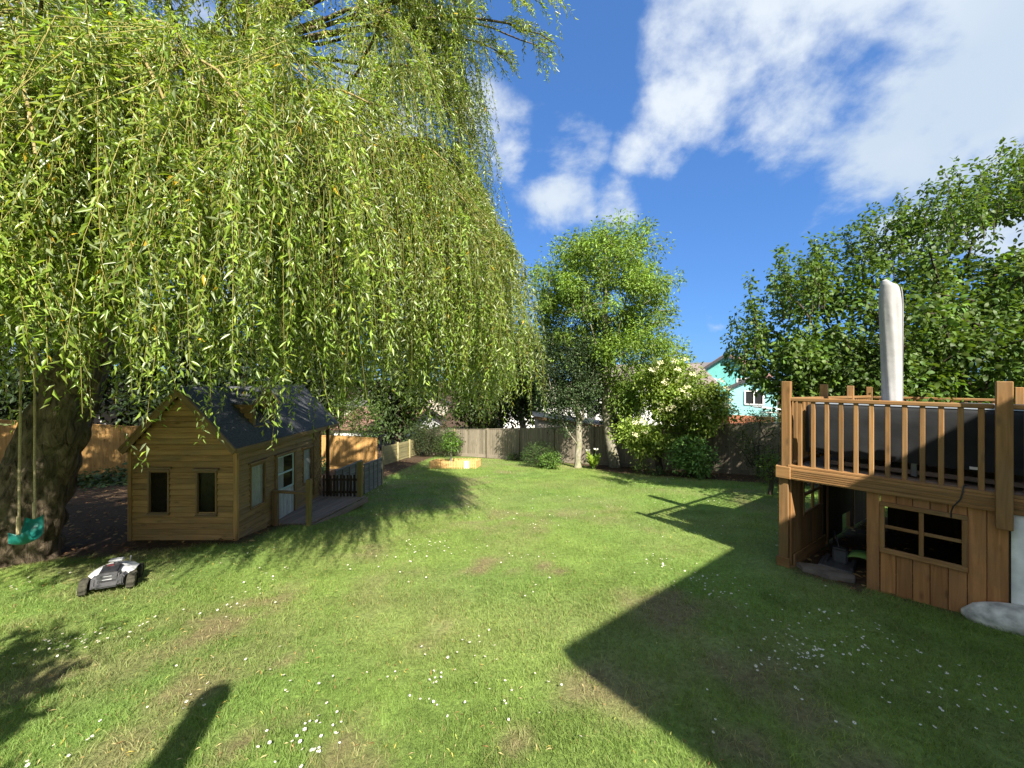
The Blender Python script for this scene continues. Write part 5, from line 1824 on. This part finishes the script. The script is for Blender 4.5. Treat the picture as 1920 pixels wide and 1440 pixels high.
# ------------------------------------------------------------------ grass blades
def build_grass():
    rng = np.random.default_rng(14)
    out = []
    def sample(n, y0, y1, p):
        # density per square metre falls off as y^-p
        u = rng.random(n)
        q = 2 - p
        y = (y0 ** q + u * (y1 ** q - y0 ** q)) ** (1 / q)
        x = rng.uniform(-1, 1, n) * (1.42 * y + .8)
        return x, y
    x, y = sample(620000, 1.75, 21.5, 1.55)
    s = soil_mask(x, y); b = bare_mask(x, y)
    clump = fbm(x * 7 + 5, y * 7, 2)
    keep = (rng.random(len(x)) > s * 1.0) & (rng.random(len(x)) > b * .72) & (rng.random(len(x)) < .55 + clump)
    back = ((x - FA[0]) * (FB - FA)[1] - (y - FA[1]) * (FB - FA)[0])
    keep &= (back * (((0 - FA[0]) * (FB - FA)[1] - (0 - FA[1]) * (FB - FA)[0])) > 0)
    keep &= ~((x > -5.85) & (x < -4.15) & (y > 5.8) & (y < 8.6))
    keep &= ~((x > -4.3) & (x < -3.38) & (y > 6.7) & (y < 8.4)) & ~((x < -5.6) & (y > 15.5))
    x, y, clump = x[keep], y[keep], clump[keep]
    n = len(x)
    lod = np.clip(y / 2.6, 1, 6) ** .8
    h = (.020 + .026 * rng.random(n) ** 1.5) * (.35 + 1.35 * clump) * (1 + .10 * (lod - 1))
    w = .0030 * (.7 + .6 * rng.random(n)) * lod
    a = rng.random(n) * 6.283
    lean = rng.uniform(.3, 1.6, n) * h
    la = rng.random(n) * 6.283
    base = np.column_stack([x, y, gz(x, y) - .003])
    S = np.column_stack([np.cos(a), np.sin(a), np.zeros(n)]) * w[:, None] * .5
    tip = base + np.column_stack([np.cos(la) * lean, np.sin(la) * lean, h])
    mid = base + np.column_stack([np.cos(la) * lean * .3, np.sin(la) * lean * .3, h * .6])
    col = grass_color(x, y, rng.random(n)) * (1 + .2 * rng.standard_normal((n, 1))).clip(.5, 1.6)
    straw = rng.random(n) < .05
    col[straw] = np.array([.30, .25, .11])
    near = y < 4.3
    nn = near.sum(); nf = n - nn
    V1 = np.stack([base[near] - S[near], base[near] + S[near], mid[near] + S[near] * .8, mid[near] - S[near] * .8, tip[near]], 1).reshape(-1, 3)
    i = np.arange(nn)[:, None] * 5
    q = i + np.array([[0, 1, 2, 3]]); t1 = i + np.array([[3, 2, 4]])
    V2 = np.stack([base[~near] - S[~near], base[~near] + S[~near], tip[~near]], 1).reshape(-1, 3)
    t2 = nn * 5 + np.arange(nf)[:, None] * 3 + np.array([[0, 1, 2]])
    V = np.concatenate([V1, V2]); C = np.concatenate([np.repeat(col[near], 5, 0), np.repeat(col[~near], 3, 0)])
    o = mobj('grass', mesh_arrays('grass', V, [q, t1, t2], M_grass, C))
    o['kind'] = 'stuff'; o['label'] = 'short mown lawn grass with dry patches'; o['category'] = 'grass'
    print('grass blades', n, 'near', nn)

    # daisies: clusters where the photograph has them, and loose ones
    cl = [(255, 1178, 8), (130, 1215, 24), (150, 1208, 14), (375, 1322, 9), (590, 1395, 18), (575, 1415, 10), (100, 1435, 10), (835, 1262, 14), (815, 1318, 2), (1010, 1320, 8),
          (1335, 1100, 16), (1350, 1120, 14), (1510, 1235, 26), (1495, 1228, 12), (1565, 1225, 10), (1620, 1240, 8), (1440, 1240, 14), (1340, 1345, 4), (1750, 1340, 7), (1590, 1180, 8),
          (1250, 1060, 14), (1480, 1165, 10), (1640, 1180, 12), (690, 920, 60), (715, 905, 40), (1010, 985, 12), (790, 1040, 16), (800, 1020, 14), (450, 1140, 10), (480, 1085, 10), (90, 1090, 12),
          (190, 1090, 0), (1000, 1100, 6), (900, 1210, 8), (1770, 1265, 5), (1830, 1330, 4), (1700, 1220, 8), (1860, 1325, 5), (1560, 1360, 5), (470, 1140, 5), (800, 880, 14), (1180, 905, 14), (1240, 900, 12)]
    xs, ys = [], []
    for (px, py, k) in cl:
        s = (py - 712) / FPX; Y = 1.775 / (s - .115); X = (px - 960) / FPX * Y
        sp = .05 + .028 * Y
        xs += list(X + rng.standard_normal(k) * sp); ys += list(Y + rng.standard_normal(k) * sp * 1.1)
    m = 700
    y = 2.2 + 13 * rng.random(m) ** 1.2; x = rng.uniform(-.9, 1.3, m) * y
    e = fbm(x * .8 + 12, y * .8 + 3, 3) > .5
    xs = np.array(xs + list(x[e])); ys = np.array(ys + list(y[e]))
    ok = soil_mask(xs, ys) < .3
    xs, ys = xs[ok], ys[ok]; k = len(xs)
    V, F, C = [], [], []
    base = 0
    zs = gz(xs, ys)
    verts = []; tris = []; cols = []
    for j in range(k):
        r = rng.uniform(.006, .010) * (1 + .04 * ys[j]); h = rng.uniform(.03, .05)
        tl = rng.standard_normal(2) * .25
        nrm = unit(np.array([tl[0], tl[1] - .1, 1.0])); u = unit(np.cross(nrm, [0, 1, 0])); v = np.cross(nrm, u)
        c = np.array([xs[j], ys[j], zs[j] + h])
        ring = [c + r * (1.0 if q % 2 == 0 else .74) * (math.cos(q * math.pi / 6) * u + math.sin(q * math.pi / 6) * v) + nrm * .002 for q in range(12)]
        inner = [c + r * .34 * (math.cos(q * math.pi / 3) * u + math.sin(q * math.pi / 3) * v) + nrm * .004 for q in range(6)]
        b0 = len(verts)
        verts += [c] + ring + inner + [c + nrm * .006]
        cols += [(.75, .75, .72)] * 13 + [(.62, .42, .03)] * 7
        tris += [(b0, b0 + 1 + q, b0 + 1 + (q + 1) % 12) for q in range(12)]
        tris += [(b0 + 19, b0 + 13 + q, b0 + 13 + (q + 1) % 6) for q in range(6)]
    o = mobj('daisies', mesh_arrays('daisies', np.array(verts), [np.array(tris)], M_petal, np.array(cols)))
    o['kind'] = 'stuff'; o['label'] = 'white lawn daisies in loose clusters over the grass'; o['category'] = 'daisies'


build_grass()


# ------------------------------------------------------------------ houses beyond the fence
def gable_house(name, label, cx, cy, w, d, z0, ze, zr, ang, wall, roofm, windows=(), chimney=None, over=.3, base=None):
    """Box house with a gable roof; ridge along local Y, front gable at local -Y."""
    root = thing(name, label, 'house', (cx, cy, z0))
    M = Matrix.Translation((cx, cy, 0)) @ Matrix.Rotation(rad(ang), 4, 'Z')
    def T(x, y, z): return M @ Vector((x, y, z))
    hw, hd = w / 2, d / 2
    V = [T(-hw, -hd, z0), T(hw, -hd, z0), T(hw, hd, z0), T(-hw, hd, z0), T(-hw, -hd, ze), T(hw, -hd, ze), T(hw, hd, ze), T(-hw, hd, ze), T(0, -hd, zr), T(0, hd, zr)]
    mobj('wall', py_mesh('wall', V, [(0, 1, 5, 8, 4), (1, 2, 6, 5), (2, 3, 7, 9, 6), (3, 0, 4, 7)], wall), root)
    if base:
        plank('plinth', T(-hw - .02, -hd - .03, z0 + base[0] / 2), T(hw + .02, -hd - .03, z0 + base[0] / 2), base[0], .08, M.to_3x3() @ Vector((0, -1, 0)), base[1], root, 0)
    sl = (zr - ze) / hw
    for s in (-1, 1):
        A = [T(0, -hd - over, zr + .05), T(s * (hw + over), -hd - over, ze - over * sl + .05), T(s * (hw + over), hd + over, ze - over * sl + .05), T(0, hd + over, zr + .05)]
        A += [p + Vector((0, 0, .16)) for p in A]
        rf = mobj('roof', py_mesh('roof', A, [(0, 1, 2, 3), (7, 6, 5, 4), (0, 4, 5, 1), (1, 5, 6, 2), (2, 6, 7, 3), (3, 7, 4, 0)], roofm), root)
        plank('barge_board', T(0, -hd - over - .03, zr + .02), T(s * (hw + over), -hd - over - .03, ze - over * sl + .02), .22, .05, M.to_3x3() @ Vector((0, -1, 0)), M_dgrey, rf, 0)
    for (side, u0, u1, za, zb) in windows:
        if side == 'front':
            q = [T(u0, -hd - .02, za), T(u1, -hd - .02, za), T(u1, -hd - .02, zb), T(u0, -hd - .02, zb)]; nn = M.to_3x3() @ Vector((0, -1, 0))
        elif side == 'right':
            q = [T(hw + .02, u0, za), T(hw + .02, u1, za), T(hw + .02, u1, zb), T(hw + .02, u0, zb)]; nn = M.to_3x3() @ Vector((1, 0, 0))
        else:
            q = [T(-hw - .02, u0, za), T(-hw - .02, u1, za), T(-hw - .02, u1, zb), T(-hw - .02, u0, zb)]; nn = M.to_3x3() @ Vector((-1, 0, 0))
        wd = mobj('window', py_mesh('window', q, [(0, 1, 2, 3)], M_cover), root)
        for i in range(4):
            plank('frame', q[i] + nn * .03, q[(i + 1) % 4] + nn * .03, .12, .06, nn, M_white, wd, 0)
        plank('frame', (q[0] + q[1]) / 2 + nn * .03, (q[2] + q[3]) / 2 + nn * .03, .09, .06, nn, M_white, wd, 0)
    if chimney:
        x, y, h = chimney
        plank('chimney', T(x, y, zr - 1.0), T(x, y, zr + h), .8, .6, M.to_3x3() @ Vector((0, -1, 0)), M_brick, root, .03)
    return root


Zg = gzf(0, 40)
# turquoise house: its gable faces the garden, the ridge runs away to the right
gable_house('house', 'turquoise rendered house with red ridge tiles, half hidden behind the broad tree', 23.4, 40.5, 5.6, 9.0, Zg, .45, 2.35, -38, M_turq, M_redtile,
            [('front', -1.9, -.9, -1.9, .1), ('front', .9, 2.0, -1.9, .1), ('left', -2.5, -1.2, -1.9, .0)], None, .35, (1.1, M_brick))
gable_house('house_extension', 'pale turquoise lean-to extension in front of the turquoise house', 22.3, 35.5, 3.4, 3.0, Zg, -.75, .1, -38, M_turq2, M_slate, [('front', -.5, .9, -2.2, -1.0)], None, .2, (1.2, M_brick))
gable_house('house', 'house with a grey slate roof showing left of the turquoise gable', 22.0, 52.0, 7.5, 9.0, Zg, .6, 2.05, 60, M_wallwhite, M_slate, [], None, .3)
gable_house('house', 'white house with a brown tiled roof behind the elder', 11.6, 34.0, 7.0, 9.0, Zg, -.35, 1.15, 84, M_wallwhite, M_browntile,
            [('left', -3.0, -1.8, -2.6, -1.2), ('right', -2.0, -.7, -2.3, -1.0), ('right', 1.2, 2.6, -2.3, -1.0), ('front', -1, .4, -2.6, -1.3)], None, .3)
gable_house('house', 'white bungalow showing under the dark evergreen beyond the far fence', 3.4, 36.0, 7.0, 8.0, Zg, -2.0, -.6, 88, M_wallwhite, M_wallcream, [('right', -1.0, .4, -3.2, -2.4)], None, .3)
gable_house('house', 'pale house glimpsed through the willow behind the fence, left of the playhouse', -19.5, 20.5, 7.0, 7.0, gzf(-19, 20), -1.2, .4, 40, M_wallwhite, M_slate, [('front', -.8, .8, -2.4, -1.5)], None, .3)
gable_house('house', 'low house with a red tiled roof far beyond the pale slat fence', -10.5, 34.0, 8.0, 6.0, Zg, -3.9, -2.6, 80, M_wallwhite, M_redtile, [], None, .3)
gable_house('house', 'pale grey house seen under the willow beyond the sunlit fence', -13.5, 46.0, 9.0, 8.0, Zg, -3.0, -1.6, 70, M_wallcream, M_slate, [], None, .3)


def build_shed():
    # low felt-roofed shed just behind the far fence
    x0, x1, y0, y1 = 1.35, 5.9, 20.0, 23.0
    g = gzf(3, 21)
    root = thing('shed', 'low cream shed with a sloping grey roof just behind the far fence', 'shed', (3.6, 21.5, g))
    V = [(x0, y0, g), (x1, y0, g), (x1, y1, g), (x0, y1, g), (x0, y0, -2.0), (x1, y0, -2.62), (x1, y1, -2.62), (x0, y1, -2.0)]
    mobj('wall', py_mesh('wall', V, [(0, 1, 5, 4), (1, 2, 6, 5), (2, 3, 7, 6), (3, 0, 4, 7)], M_wallcream), root)
    A = [(x0 - .2, y0 - .2, -1.97), (x1 + .3, y0 - .2, -2.66), (x1 + .3, y1 + .2, -2.66), (x0 - .2, y1 + .2, -1.97)]
    A += [(p[0], p[1], p[2] + .1) for p in A]
    mobj('roof', py_mesh('roof', A, [(0, 1, 2, 3), (7, 6, 5, 4), (0, 4, 5, 1), (1, 5, 6, 2), (2, 6, 7, 3), (3, 7, 4, 0)], M_concrete), root)
    plank('fascia_board', (x0 - .2, y0 - .22, -1.95), (x1 + .3, y0 - .22, -2.64), .16, .03, (0, -1, 0), M_trim, root)


build_shed()


def build_bird_table():
    x, y = 15.1, 22.5
    g = gzf(x, y)
    root = thing('bird_table', 'flat white-topped stand on a dark pole in front of the turquoise house', 'bird table', (x, y, g))
    plank('pole', (x, y, g), (x, y, -1.75), .08, .08, (0, -1, 0), M_dgrey, root)
    plank('top', (x - .75, y, -1.6), (x + .55, y, -1.72), .9, .10, (0, 0, 1), M_white, root, .03)
    plank('tray', (x - .4, y, -1.9), (x + .5, y, -1.9), .5, .06, (0, 0, 1), M_white, root, .02)


build_bird_table()


# ------------------------------------------------------------------ the house the garden belongs to: its eaves throw the big shadow
def build_own_house():
    c = Vector((2.02, -2.02, 0)); u = Vector((.8, .6, 0)); v = Vector((.6, -.8, 0))
    LU, LV = 8.5, 9.0; zb, ze = -2.2, 2.5; o = .4
    root = thing('white_house', 'white rendered house at the near right, out of view, whose eaves shade the lawn', 'house', tuple(c + u * 4 + v * 4 + Vector((0, 0, zb))))
    def T(a, b, z): return c + u * a + v * b + Vector((0, 0, z))
    V = [T(o, o, zb), T(LU - o, o, zb), T(LU - o, LV - o, zb), T(o, LV - o, zb)]
    V += [p + Vector((0, 0, ze - zb)) for p in V]
    mobj('wall', py_mesh('wall', V, [(0, 1, 5, 4), (1, 2, 6, 5), (2, 3, 7, 6), (3, 0, 4, 7)], M_render), root)
    R0 = [T(0, 0, ze), T(LU, 0, ze), T(LU, LV, ze), T(0, LV, ze)]
    E = [p - Vector((0, 0, .16)) for p in R0]
    a, b = T(LU * .5, LU * .5, ze + 1.6), T(LU * .5, LV - LU * .45, ze + 1.6)
    V = R0 + E + [a, b]
    mobj('roof', py_mesh('roof', V, [(0, 1, 8), (1, 2, 9, 8), (2, 3, 9), (3, 0, 8, 9), (0, 4, 5, 1), (1, 5, 6, 2), (2, 6, 7, 3), (3, 7, 4, 0), (7, 6, 5, 4)], M_slate), root)
    for (k, za, zb_) in ((1.5, -.6, .8), (5.0, -.6, .8)):
        w = plank('window', T(k, o - .02, za), T(k, o - .02, zb_), 1.2, .05, -v, M_cover, root, .01)
        for dz in (za, zb_): plank('frame', T(k - .62, o - .04, dz), T(k + .62, o - .04, dz), .08, .06, -v, M_white, w)
        for dk_ in (-.6, 0, .6): plank('frame', T(k + dk_, o - .04, za), T(k + dk_, o - .04, zb_), .07, .06, -v, M_white, w)


build_own_house()


def build_near_casters():
    H = 3.2
    x, y = -1.97 + .355 * H, 2.58 - 1.094 * H  # stand-in post out of view, placed for its narrow shadow on the lawn
    g = gzf(x, y)
    root = thing('caster_post', 'unseen stand-in post with rounded cap beside the viewpoint, added to cast a narrow shadow', 'post', (x, y, g))
    plank('shaft', (x, y, g - .1), (x, y, -2.07 + H - .12), .16, .16, (0, -1, 0), M_deck, root, .02)
    bm = bmesh.new(); bmesh.ops.create_uvsphere(bm, u_segments=16, v_segments=8, radius=.11)
    for v in bm.verts: v.co += Vector((x, y, -2.07 + H - .1))
    bm_obj('cap', bm, M_deck, root, None, True)
    rng = np.random.default_rng(77)
    x, y = -2.65, -.65  # stand-in round tree out of view, placed for its domed shadow
    cl = crown_clumps((x, y, .3), (.7, .7, .75), 60, rng, .2, .1)
    g = gzf(x, y)
    tree('caster_tree', 'unseen stand-in round-headed tree left of the viewpoint, added to cast a domed shadow', 'tree', (x, y, g), [(x, y, g - .1), (x, y, -1), (x, y, .2)], cl, 110, .2, .12, .06, (.05, .1, .025), 78, .06)


def build_left_shade_tree():
    rng = np.random.default_rng(91)
    x, y = -14.2, 5.2; g = gzf(x, y)  # unseen tree, added only to put the left fence in shade
    cl = crown_clumps((x, y, 2.0), (2.6, 2.0, 2.4), 110, rng, .3, .12)
    tree('added_shade_tree', 'unseen leafy tree added beyond the left edge of the view to shade the fence', 'tree', (x, y, g), [(x, y, g - .1), (x, y, -1), (x, y, .6), (x, y, 2)], cl, 60, .4, .2, .11, (.06, .11, .03), 92, .16)


build_near_casters()
build_left_shade_tree()
tri = sum(sum(len(p.vertices) - 2 for p in o.data.polygons) if len(o.data.polygons) < 4000 else len(o.data.loops) - 2 * len(o.data.polygons) for o in scene.objects if o.type == 'MESH')
print('triangles', tri, 'objects', len(scene.objects))
